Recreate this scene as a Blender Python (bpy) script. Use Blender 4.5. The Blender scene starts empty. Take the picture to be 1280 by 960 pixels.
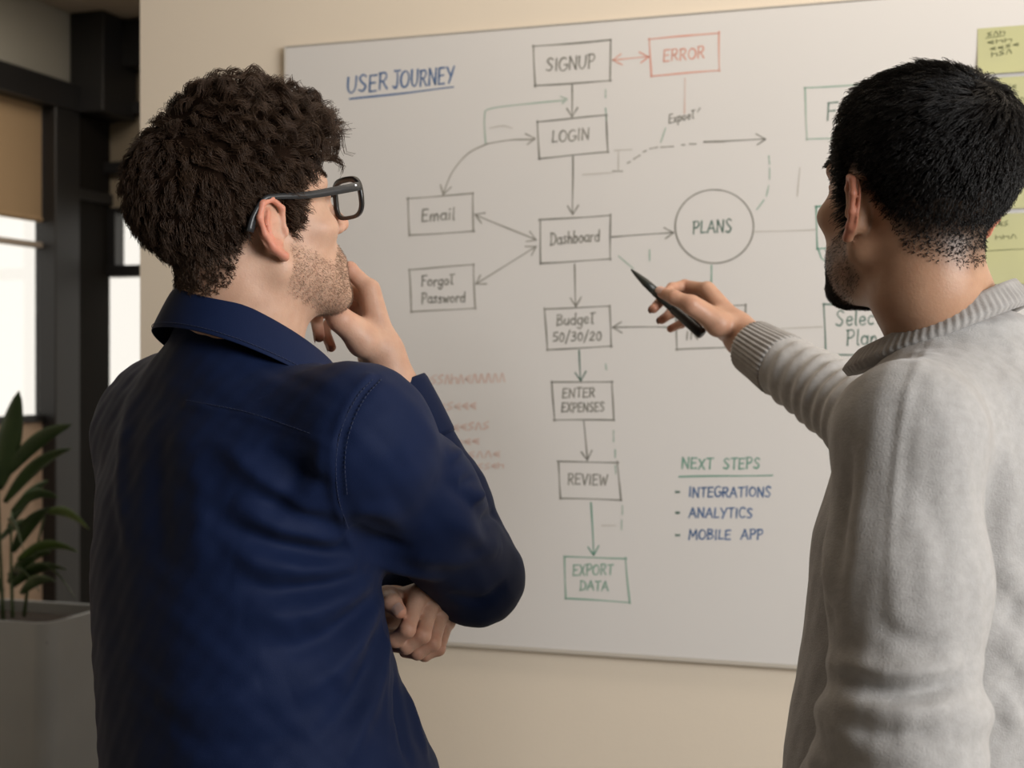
import bpy, math, random
import numpy as np
from mathutils import Vector

# ------------------------------------------------------------------ camera, world, lights
F = 1700.0; CX = 640.0; CY = 462.0; CZ = 1.47
scene = bpy.context.scene
cam_data = bpy.data.cameras.new('camera')
cam_data.sensor_width = 36.0
cam_data.lens = F / 1280.0 * 36.0
cam_data.shift_y = -(480.0 - CY) / 1280.0
cam_data.dof.use_dof = True
cam_data.dof.focus_distance = 1.36
cam_data.dof.aperture_fstop = 7.5
cam_data.clip_start = 0.05
cam = bpy.data.objects.new('camera', cam_data)
cam.location = (0, 0, CZ); cam.rotation_euler = (math.pi / 2, 0, 0)
scene.collection.objects.link(cam)
scene.camera = cam
scene.view_settings.view_transform = 'Standard'
scene.view_settings.look = 'None'
scene.view_settings.gamma = 1.0
scene.view_settings.use_curve_mapping = False
scene.view_settings.exposure = 0.0
scene.cycles.max_bounces = 8
scene.cycles.transparent_max_bounces = 12
scene.cycles.caustics_reflective = False
scene.cycles.caustics_refractive = False
scene.cycles.sample_clamp_indirect = 4.0

# room axes: E runs along the whiteboard wall to the right, D away from the camera
E = np.array([0.9507, -0.3101, 0.0]); D = np.array([0.3101, 0.9507, 0.0]); Z = np.array([0, 0, 1.0])
ROOM_ROT = math.atan2(E[1], E[0])
def R3(e, d, z=0.0): return E * e + D * d + Z * z          # room coordinates to world

world = bpy.data.worlds.new('daylight'); scene.world = world; world.use_nodes = True
bg = world.node_tree.nodes['Background']
bg.inputs[0].default_value = (1.0, 0.95, 0.88, 1); bg.inputs[1].default_value = 1.2

def area_light(name, loc, target, size, power, color):
    l = bpy.data.lights.new(name, 'AREA'); l.shape = 'RECTANGLE'; l.size, l.size_y = size
    l.energy = power; l.color = color
    o = bpy.data.objects.new(name, l); o.location = tuple(loc)
    o.rotation_euler = (Vector(tuple(target)) - Vector(tuple(loc))).to_track_quat('-Z', 'Y').to_euler()
    scene.collection.objects.link(o); return o
area_light('window_daylight', R3(2.6, 0.05, 2.15), R3(-0.2, 1.7, 1.3), (2.0, 1.3), 122.0, (1.0, 0.995, 0.995))
area_light('board_fill_light', R3(0.0, 1.9, 2.88), R3(-0.1, 2.45, 1.2), (2.2, 0.3), 11.0, (1.0, 0.88, 0.74))  # added warm fill for the front of the board, no fixture behind it

area_light('corridor_fill_light', R3(-2.6, 3.6, 2.88), R3(-2.7, 3.6, 0.0), (0.5, 0.9), 20.0, (1.0, 0.87, 0.72))  # unseen fill added to brighten the left background and planter

# ------------------------------------------------------------------ helpers
COL = scene.collection
def P(px, py, Y):                                          # a point seen at (px, py), Y metres in front of the camera
    return np.array([(px - CX) / F * Y, Y, CZ - (py - CY) / F * Y])

def tag(o, label=None, cat=None, group=None, kind=None):
    if label: o['label'] = label
    if cat: o['category'] = cat
    if group: o['group'] = group
    if kind: o['kind'] = kind
    return o
def empty(name, loc, label=None, cat=None, group=None, kind=None):
    o = bpy.data.objects.new(name, None); o.empty_display_size = 0.05
    o.location = tuple(loc); COL.objects.link(o)
    return tag(o, label, cat, group, kind)
def link(name, me, mat, parent=None):
    o = bpy.data.objects.new(name, me); COL.objects.link(o)
    if mat is not None: me.materials.append(mat)
    if parent is not None:
        o.parent = parent
        lo = Vector((0, 0, 0)); q = parent
        while q is not None: lo += q.location; q = q.parent
        o.location = -lo                                  # vertices are in world coordinates
    return o
def mesh_np(name, V, Fc, mat=None, parent=None, smooth=True, color=None):
    """V (n,3); Fc list of index arrays, each (m,k) with k = 3 or 4"""
    me = bpy.data.meshes.new(name)
    V = np.ascontiguousarray(V, dtype=np.float32)
    if not isinstance(Fc, (list, tuple)): Fc = [Fc]
    Fc = [np.asarray(f, dtype=np.int32) for f in Fc if len(f)]
    me.vertices.add(len(V)); me.vertices.foreach_set('co', V.ravel())
    tot = np.concatenate([np.full(len(f), f.shape[1], np.int32) for f in Fc])
    idx = np.concatenate([f.ravel() for f in Fc])
    me.loops.add(len(idx)); me.loops.foreach_set('vertex_index', idx)
    me.polygons.add(len(tot))
    st = np.concatenate([[0], np.cumsum(tot)[:-1]]).astype(np.int32)
    me.polygons.foreach_set('loop_start', st); me.polygons.foreach_set('loop_total', tot)
    if smooth: me.polygons.foreach_set('use_smooth', np.ones(len(tot), bool))
    me.update(calc_edges=True)
    if color is not None:
        at = me.color_attributes.new('tint', 'FLOAT_COLOR', 'POINT')
        c = np.ones((len(V), 4), np.float32); c[:, :3] = color
        at.data.foreach_set('color', c.ravel())
    me.validate()
    return link(name, me, mat, parent)

class MB:                                                   # collects simple solids into one mesh
    def __init__(s): s.v = []; s.f = []; s.n = 0
    def add(s, V, Fs):
        V = np.asarray(V, float); s.v.append(V)
        for f in Fs: s.f.append([i + s.n for i in f])
        s.n += len(V); return s
    def box(s, c, h, axes=None, bev=0.0):
        """centre, half sizes, axes rows; bev chamfers every edge"""
        A = np.eye(3) if axes is None else np.asarray(axes, float)
        h = np.asarray(h, float)
        if bev <= 0:
            co = np.array([[x, y, z] for x in (-1, 1) for y in (-1, 1) for z in (-1, 1)], float) * h
            return s.add(co @ A + c, [(0, 1, 3, 2), (4, 6, 7, 5), (0, 4, 5, 1), (2, 3, 7, 6), (0, 2, 6, 4), (1, 5, 7, 3)])
        V = []; ix = {}
        for x in (-1, 1):
            for y in (-1, 1):
                for z in (-1, 1):
                    for a in range(3):
                        p = np.array([x, y, z], float) * (h - bev); p[a] = (x, y, z)[a] * h[a]
                        ix[(x, y, z, a)] = len(V); V.append(p)
        Fs = []
        for a in range(3):
            b, c2 = (a + 1) % 3, (a + 2) % 3
            for sg in (-1, 1):
                q = []
                for u, w in ((-1, -1), (1, -1), (1, 1), (-1, 1)):
                    k = [0, 0, 0]; k[a] = sg; k[b] = u; k[c2] = w; q.append(ix[tuple(k) + (a,)])
                Fs.append(q if sg > 0 else q[::-1])
            for u in (-1, 1):
                for w in (-1, 1):
                    k0 = [0, 0, 0]; k1 = [0, 0, 0]; k0[a] = -1; k1[a] = 1
                    k0[b] = k1[b] = u; k0[c2] = k1[c2] = w
                    q = [ix[tuple(k0) + (b,)], ix[tuple(k1) + (b,)], ix[tuple(k1) + (c2,)], ix[tuple(k0) + (c2,)]]
                    Fs.append(q if u * w > 0 else q[::-1])
        for x in (-1, 1):
            for y in (-1, 1):
                for z in (-1, 1):
                    q = [ix[(x, y, z, 0)], ix[(x, y, z, 1)], ix[(x, y, z, 2)]]
                    Fs.append(q if x * y * z > 0 else q[::-1])
        return s.add(np.array(V) @ A + c, Fs)
    def tube(s, path, rad, n=10, cap=True, squash=None):
        path = np.asarray(path, float); m = len(path)
        rad = np.broadcast_to(np.asarray(rad, float), (m,))
        T = np.gradient(path, axis=0); T /= np.linalg.norm(T, axis=1)[:, None] + 1e-12
        up = np.array([0, 0, 1.0]) if abs(T[0][2]) < 0.9 else np.array([1.0, 0, 0])
        u = np.cross(up, T[0]); u /= np.linalg.norm(u); V = []
        for i in range(m):
            u = u - T[i] * (u @ T[i]); u /= np.linalg.norm(u); w = np.cross(T[i], u)
            for k in range(n):
                a = 2 * math.pi * k / n
                sq = 1.0 if squash is None else squash
                V.append(path[i] + rad[i] * (math.cos(a) * u + sq * math.sin(a) * w))
        Fs = [(i * n + k, i * n + (k + 1) % n, (i + 1) * n + (k + 1) % n, (i + 1) * n + k) for i in range(m - 1) for k in range(n)]
        if cap: Fs += [tuple(range(n))[::-1], tuple((m - 1) * n + k for k in range(n))]
        return s.add(V, Fs)
    def build(s, name, mat, parent=None, smooth=False):
        me = bpy.data.meshes.new(name)
        me.from_pydata([tuple(p) for p in np.concatenate(s.v)], [], s.f)
        if smooth: me.polygons.foreach_set('use_smooth', [True] * len(me.polygons))
        me.update(); return link(name, me, mat, parent)

def spline(pts, n):                                         # Catmull-Rom through pts, n samples
    pts = np.asarray(pts, float)
    if len(pts) == 2: return pts[0] + (pts[1] - pts[0]) * np.linspace(0, 1, n)[:, None]
    Q = np.vstack([2 * pts[0] - pts[1], pts, 2 * pts[-1] - pts[-2]])
    t = np.linspace(0, len(pts) - 1 - 1e-6, n); i = t.astype(int); u = (t - i)[:, None]
    p0, p1, p2, p3 = Q[i], Q[i + 1], Q[i + 2], Q[i + 3]
    return 0.5 * (2 * p1 + (p2 - p0) * u + (2 * p0 - 5 * p1 + 4 * p2 - p3) * u ** 2 + (3 * p1 - p0 - 3 * p2 + p3) * u ** 3)

# ------------------------------------------------------------------ materials
def mat(name, color, rough=0.6, metal=0.0, noise=None, bump=None, attr=False, sss=0.0, sheen=0.0, spec=0.5, coat=0.0):
    """noise = (scale, second colour, detail); bump = (scale, strength, distance)"""
    m = bpy.data.materials.new(name); m.use_nodes = True
    nt = m.node_tree; b = nt.nodes['Principled BSDF']; L = nt.links
    b.inputs['Base Color'].default_value = (*color, 1); b.inputs['Roughness'].default_value = rough
    b.inputs['Metallic'].default_value = metal; b.inputs['Specular IOR Level'].default_value = spec
    if coat: b.inputs['Coat Weight'].default_value = coat; b.inputs['Coat Roughness'].default_value = 0.25
    if sheen: b.inputs['Sheen Weight'].default_value = sheen; b.inputs['Sheen Roughness'].default_value = 0.5
    tc = nt.nodes.new('ShaderNodeTexCoord')
    out = None
    if attr:
        a = nt.nodes.new('ShaderNodeAttribute'); a.attribute_name = 'tint'; out = a.outputs['Color']
    if noise:
        n = nt.nodes.new('ShaderNodeTexNoise'); n.inputs['Scale'].default_value = noise[0]; n.inputs['Detail'].default_value = noise[2] if len(noise) > 2 else 4
        L.new(tc.outputs['Object'], n.inputs['Vector'])
        r = nt.nodes.new('ShaderNodeMapRange'); r.inputs[1].default_value = 0.35; r.inputs[2].default_value = 0.65
        L.new(n.outputs['Fac'], r.inputs[0])
        x = nt.nodes.new('ShaderNodeMix'); x.data_type = 'RGBA'
        L.new(r.outputs[0], x.inputs['Factor'])
        x.inputs['B'].default_value = (*noise[1], 1)
        if attr:
            x.blend_type = 'MULTIPLY'; L.new(out, x.inputs['A'])
        else: x.inputs['A'].default_value = (*color, 1)
        out = x.outputs['Result']
    if out is not None: L.new(out, b.inputs['Base Color'])
    if bump:
        n = nt.nodes.new('ShaderNodeTexNoise'); n.inputs['Scale'].default_value = bump[0]; n.inputs['Detail'].default_value = 3
        L.new(tc.outputs['Object'], n.inputs['Vector'])
        bp = nt.nodes.new('ShaderNodeBump'); bp.inputs['Strength'].default_value = bump[1]; bp.inputs['Distance'].default_value = bump[2]
        L.new(n.outputs['Fac'], bp.inputs['Height']); L.new(bp.outputs['Normal'], b.inputs['Normal'])
    if sss:
        b.inputs['Subsurface Weight'].default_value = sss
        b.inputs['Subsurface Radius'].default_value = (1.0, 0.35, 0.2); b.inputs['Subsurface Scale'].default_value = 0.006
    return m
def pane_mat(name, tint, gloss=0.06):
    m = bpy.data.materials.new(name); m.use_nodes = True; nt = m.node_tree
    nt.nodes.remove(nt.nodes['Principled BSDF']); o = nt.nodes['Material Output']
    t = nt.nodes.new('ShaderNodeBsdfTransparent'); t.inputs[0].default_value = (*tint, 1)
    g = nt.nodes.new('ShaderNodeBsdfGlossy'); g.inputs['Roughness'].default_value = 0.02
    lw = nt.nodes.new('ShaderNodeLayerWeight'); lw.inputs['Blend'].default_value = 0.5
    pw = nt.nodes.new('ShaderNodeMath'); pw.operation = 'POWER'; pw.inputs[1].default_value = 5.0
    ad = nt.nodes.new('ShaderNodeMath'); ad.operation = 'MULTIPLY_ADD'; ad.inputs[1].default_value = 0.9; ad.inputs[2].default_value = gloss
    nt.links.new(lw.outputs['Facing'], pw.inputs[0]); nt.links.new(pw.outputs[0], ad.inputs[0]); fr = ad
    mx = nt.nodes.new('ShaderNodeMixShader')
    nt.links.new(fr.outputs[0], mx.inputs[0]); nt.links.new(t.outputs[0], mx.inputs[1]); nt.links.new(g.outputs[0], mx.inputs[2])
    nt.links.new(mx.outputs[0], o.inputs[0]); return m
# ------------------------------------------------------------------ the room
M_wall = mat('beige_wall_paint', (0.80, 0.705, 0.575), 0.85, noise=(1.3, (0.78, 0.69, 0.565), 3), bump=(180, 0.12, 0.002))
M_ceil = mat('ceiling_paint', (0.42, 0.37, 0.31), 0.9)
M_floor = mat('polished_concrete', (0.26, 0.235, 0.205), 0.35, noise=(2.2, (0.22, 0.20, 0.175), 5))
M_black = mat('black_metal_frame', (0.012, 0.012, 0.013), 0.45)
M_dark = mat('dark_brown_panel', (0.012, 0.0105, 0.009), 0.8, noise=(3, (0.009, 0.008, 0.007), 3), spec=.12)
M_grey = mat('grey_green_panel', (0.34, 0.335, 0.295), 0.6)
M_shade = mat('tan_roller_blind', (0.36, 0.255, 0.15), 0.9)
M_tan = mat('tan_render_wall', (0.50, 0.38, 0.29), 0.9, noise=(9, (0.42, 0.31, 0.23), 4))
M_pane = pane_mat('window_glass', (0.97, 0.97, 0.96))
M_out = mat('pale_paving', (0.60, 0.56, 0.50), 0.9, noise=(0.8, (0.5, 0.46, 0.4), 4))

AX = np.array([E, D, Z])
BD = 2.5105            # whiteboard wall: distance along D of its front face
WALL_L = -1.654        # its left end along E
def solve_wall():
    pass
def box_ed(e0, e1, d0, d1, z0, z1, bev=0.0, mb=None):
    mb = mb or MB()
    return mb.box(R3((e0 + e1) / 2, (d0 + d1) / 2, (z0 + z1) / 2), ((e1 - e0) / 2, (d1 - d0) / 2, (z1 - z0) / 2), AX, bev)
def struct(name, mb, m, parent=None):
    o = mb.build(name, m, parent)
    o['kind'] = 'structure'
    return o
CEIL = 2.93
E_L = -4.01 + 0.56     # left glazed wall, position along E (computed below)
p_left = P(60, 400, 3.629 / (0.3265 + 580 / 1700.0)); E_L = p_left @ E
p_end = P(132, 400, 5.81); D_END = p_end @ D
p_we = P(175, 400, 2.90); WALL_L = p_we @ E; BD = p_we @ D
struct('floor', box_ed(E_L - 0.1, 2.9, -2.4, D_END + 0.1, -0.1, 0.0), M_floor)
struct('ceiling', box_ed(E_L - 0.1, 2.9, -2.4, D_END + 0.1, CEIL, CEIL + 0.1), M_ceil)
struct('wall_front', box_ed(WALL_L, 2.8, BD, BD + 0.16, 0, CEIL), M_wall)
struct('baseboard_front', box_ed(WALL_L, 2.8, BD - 0.014, BD, 0, 0.09), M_black)
struct('wall_back', box_ed(E_L - 0.1, 2.9, -2.5, -2.4, 0, CEIL), M_dark)
# right wall with a wide daylight window (out of frame)
mb = MB(); box_ed(2.8, 2.92, -2.4, -1.1, 0, CEIL, mb=mb); box_ed(2.8, 2.92, 1.35, BD + 0.16, 0, CEIL, mb=mb)
box_ed(2.8, 2.92, -1.1, 1.35, 0, 0.75, mb=mb); box_ed(2.8, 2.92, -1.1, 1.35, 2.75, CEIL, mb=mb)
struct('wall_right', mb, M_wall)
mb = MB()
for d in (-1.07, 0.12, 1.32): box_ed(2.82, 2.88, d - 0.03, d + 0.03, 0.75, 2.75, mb=mb)
for z in (0.78, 2.72): box_ed(2.82, 2.88, -1.1, 1.35, z - 0.03, z + 0.03, mb=mb)
w = struct('window_3', mb, M_black)
box_ed(2.848, 2.852, -1.07, 1.32, 0.78, 2.72).build('pane', M_pane, w)

# left glazed wall: plane at E_L
def dl(px):                                                 # D position on the left wall plane seen at column px
    k = (px - CX) / F; dirv = np.array([k, 1.0, 0]); t = E_L / (dirv @ E); return (dirv * t) @ D, t
def zl(py, Y): return CZ - (py - CY) / F * Y
wl = struct('wall_left', box_ed(E_L - 0.12, E_L, -2.4, dl(-420)[0], 0, CEIL), M_wall)
d0, Y0 = dl(-420); d60, Y60 = dl(59); d90, Y90 = dl(90); d132, Y132 = dl(134)
o = struct('trim_1', box_ed(E_L - 0.10, E_L, d0, d132, 2.63, CEIL, 0.004), M_grey)
o = struct('trim_2', box_ed(E_L - 0.06, E_L + 0.05, d0, D_END, 2.52, 2.63, 0.004), M_black)
o = struct('trim_3', box_ed(E_L - 0.06, E_L + 0.04, d60, d90, 0, 2.52, 0.004), M_black)
struct('wall_left_panel', box_ed(E_L - 0.05, E_L + 0.02, d90, D_END, 0, 2.52, 0.004), M_dark)
struct('trim_4', box_ed(E_L - 0.05, E_L + 0.035, d90, D_END, 2.17, 2.215, 0.003), M_black)
struct('trim_5', box_ed(E_L, E_L + 0.16, d132 - 0.26, d132 - 0.02, 2.52, CEIL, 0.004), M_black)
struct('wall_left_low', box_ed(E_L - 0.12, E_L - 0.02, d0, d60, 0, 1.262, 0.004), M_tan)
w1 = struct('window_1', box_ed(E_L - 0.07, E_L - 0.01, d0, d60, 1.262, 1.29, 0.002), M_black)
box_ed(E_L - 0.05, E_L - 0.02, d0, d60, 1.955, 1.978, 0.002).build('glazing_bar', mat('pale_glazing_bar', (0.36, 0.31, 0.26), 0.6), w1)
for dd in (d0 + 0.03, (d0 + d60) / 2 - 0.3):
    box_ed(E_L - 0.07, E_L + 0.0, dd - 0.03, dd + 0.03, 1.262, 2.52, 0.002).build('mullion', M_black, w1)
box_ed(E_L - 0.040, E_L - 0.036, d0, d60, 1.28, 2.52).build('pane', M_pane, w1)
bl = box_ed(E_L - 0.03, E_L - 0.022, (d0 + d60) / 2 - 0.25, d60 - 0.005, 2.07, 2.52, 0.001)
o = bl.build('roller_blind', M_shade)
tag(o, 'tan roller blind pulled partly down over the left window, blurred', 'blind')
mbx = MB().tube([R3(E_L - 0.026, (d0 + d60) / 2 - 0.25, 2.068), R3(E_L - 0.026, d60 - 0.005, 2.068)], 0.011, 8)
mbx.build('hem_bar', M_shade, o)

# end wall beyond the whiteboard wall, parallel to it
def ee(px):
    k = (px - CX) / F; dirv = np.array([k, 1.0, 0]); t = D_END / (dirv @ D); return (dirv * t) @ E, t
def ez(py, px=153): return CZ - (py - CY) / F * ee(px)[1]
e0, e1 = E_L, 2.8
e147 = ee(147)[0]; eR = ee(215)[0]
M_mud = mat('muddy_tan_panel', (0.23, 0.195, 0.145), 0.6)
struct('wall_end', box_ed(e0, e1, D_END, D_END + 0.1, ez(262), CEIL), M_mud)
struct('wall_end_right', box_ed(ee(300)[0], e1, D_END, D_END + 0.1, 0, ez(262)), M_wall)
struct('trim_6', box_ed(e0, eR + 0.3, D_END - 0.12, D_END, ez(92), ez(36), 0.004), M_black)
struct('trim_7', box_ed(e0, eR + 0.3, D_END - 0.05, D_END, ez(146), ez(131), 0.003), M_black)
struct('trim_8', box_ed(e0, eR + 0.3, D_END - 0.05, D_END, ez(218), ez(204), 0.003), M_black)
w2 = struct('window_2', box_ed(e0, ee(300)[0], D_END - 0.03, D_END + 0.05, ez(346), ez(332), 0.003), M_black)
box_ed(e0, e147, D_END - 0.02, D_END + 0.05, ez(332), ez(262), 0.002).build('mullion', M_black, w2)
box_ed(ee(200)[0], ee(206)[0], D_END - 0.02, D_END + 0.05, 0.03, ez(262), 0.002).build('mullion', M_black, w2)
box_ed(e0, ee(300)[0], D_END - 0.02, D_END + 0.05, ez(266), ez(260), 0.002).build('head_rail', M_black, w2)
box_ed(e0, ee(300)[0], D_END - 0.02, D_END + 0.05, 0.0, 0.04, 0.002).build('sill', M_black, w2)
box_ed(e0, ee(300)[0], D_END + 0.01, D_END + 0.014, 0.04, ez(262)).build('pane', M_pane, w2)
# paving outside the windows
struct('floor_outside', box_ed(E_L - 14, 9, -8, 22, -0.22, -0.12), M_out)

# ------------------------------------------------------------------ whiteboard
def bpx(px, py, off=0.0):                                   # point on the board face seen at a pixel
    dirv = np.array([(px - CX) / F, 1.0, -(py - CY) / F]); dd = BD - 0.014 - off
    t = dd / (dirv @ D); return np.array([0, 0, CZ]) + dirv * t
M_board = mat('whiteboard_enamel', (0.735, 0.715, 0.690), 0.42, noise=(1.6, (0.72, 0.70, 0.675), 3), spec=0.4)
M_bedge = mat('whiteboard_edge', (0.52, 0.48, 0.42), 0.4)
pl, pb, pt_ = bpx(357, 300), bpx(800, 818), bpx(700, 34)
eL = pl @ E; zB = (bpx(600, 806)[2] + bpx(990, 832)[2]) / 2; zT = (bpx(420, 55)[2] + bpx(1060, 2)[2]) / 2; eR_b = bpx(1340, 400) @ E
wb = empty('whiteboard', R3((eL + eR_b) / 2, BD, zB), 'large white marker board with a handwritten user journey flow chart, mounted on the beige wall', 'whiteboard')
box_ed(eL, eR_b, BD - 0.0140, BD - 0.002, zB, zT, 0.0015).build('writing_surface', M_board, wb)
mb = MB(); t = 0.004
for a_, b_ in ((eL - t, eL), (eR_b, eR_b + t)): box_ed(a_, b_, BD - 0.015, BD - .001, zB - t, zT + t, 0.001).build('side_edge', M_bedge, wb)
box_ed(eL, eR_b, BD - 0.015, BD, zT, zT + t, 0.001).build('top_edge', M_bedge, wb)
box_ed(eL, eR_b, BD - 0.017, BD, zB - 0.006, zB, 0.001).build('bottom_edge', M_bedge, wb)

INK = {}
for nme, c, c2 in (('black', (0.19, 0.185, 0.16), (0.32, 0.31, 0.275)), ('grey', (0.29, 0.28, 0.245), (0.39, 0.37, 0.33)),
               ('green', (0.12, 0.30, 0.22), (0.17, 0.36, 0.28)), ('blue', (0.06, 0.14, 0.30), (0.09, 0.17, 0.36)), ('mgreen', (0.20, 0.38, 0.29), (0.30, 0.46, 0.37)), ('dgreen', (0.07, 0.14, 0.11), (0.15, 0.24, 0.20)),
               ('pgreen', (0.30, 0.44, 0.36), (0.42, 0.50, 0.43)), ('red', (0.70, 0.33, 0.26), (0.72, 0.43, 0.35)),
               ('pink', (0.67, 0.49, 0.43), (0.70, 0.58, 0.52)), ('ghost', (0.50, 0.48, 0.43), (0.56, 0.53, 0.48))):
    INK[nme] = mat('marker_ink_' + nme, c, 0.6, noise=(22, c2, 4))
rng = np.random.default_rng(7)
class Ink:
    """flat marker strokes, 0.4 mm proud of the surface they are written on"""
    def __init__(s, project=bpx, off=0.0004, normal=-D): s.V = []; s.Q = []; s.n = 0; s.project = project; s.off = off; s.normal = normal
    def stroke(s, pts, w=2.2, n=None, wob=0.35):
        w = w * .86
        pts = np.asarray(pts, float)
        if len(pts) == 2: m = n or max(4, int(np.linalg.norm(pts[1] - pts[0]) / 6) + 2)
        else: m = n or max(6, 4 * len(pts))
        q = spline(pts, m)
        L = np.linalg.norm(np.diff(q, axis=0), axis=1).sum()
        if L > 25: q = q + np.stack([np.sin(np.linspace(0, L / 17, m) + rng.random() * 6), np.sin(np.linspace(0, L / 21, m) + rng.random() * 6)], 1) * wob
        T = np.gradient(q, axis=0); T /= np.linalg.norm(T, axis=1)[:, None] + 1e-9
        Nn = np.stack([-T[:, 1], T[:, 0]], 1)
        ww = (w / 2) * (1 + 0.22 * np.sin(np.linspace(0, 5, m) + rng.random() * 6))[:, None]
        q0 = q.copy(); q0[0] -= T[0] * w * .35; q0[-1] += T[-1] * w * .35
        base = s.n
        for a, b in zip(q0 + Nn * ww, q0 - Nn * ww):
            for p, o in ((a, s.off), (b, s.off)): s.V.append(s.project(p[0], p[1], o))
        m2 = m
        for i in range(m2 - 1): s.Q.append((base + 2 * i, base + 2 * i + 1, base + 2 * i + 3, base + 2 * i + 2))
        s.n += 2 * m2
        return s
    def poly(s, pts, w=2.2):
        for a, b in zip(pts[:-1], pts[1:]): s.stroke([a, b], w)
        return s
    def arrowhead(s, tip, frm, size=9, w=2.0):
        tip = np.array(tip, float); d = tip - np.array(frm, float); d /= np.linalg.norm(d)
        for a in (0.55, -0.55):
            c, si = math.cos(a), math.sin(a); v = np.array([d[0] * c - d[1] * si, d[0] * si + d[1] * c])
            s.stroke([tip - v * size * (1.5 if a > 0 else 1.4), tip], w, 4)
        return s
    def arrow(s, a, b, both=False, size=9, w=2.0):
        s.stroke([a, b], w); s.arrowhead(b, a, size, w)
        if both: s.arrowhead(a, b, size, w)
        return s
    def build(s, name, mt, parent):
        V = np.array(s.V); Q = np.array(s.Q)
        n = len(V)                                           # give the ink a real film thickness
        V2 = V - s.normal * 0.0003
        Vall = np.vstack([V, V2])
        return mesh_np(name, Vall, [Q[:, ::-1]], mt, parent, smooth=False)
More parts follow.
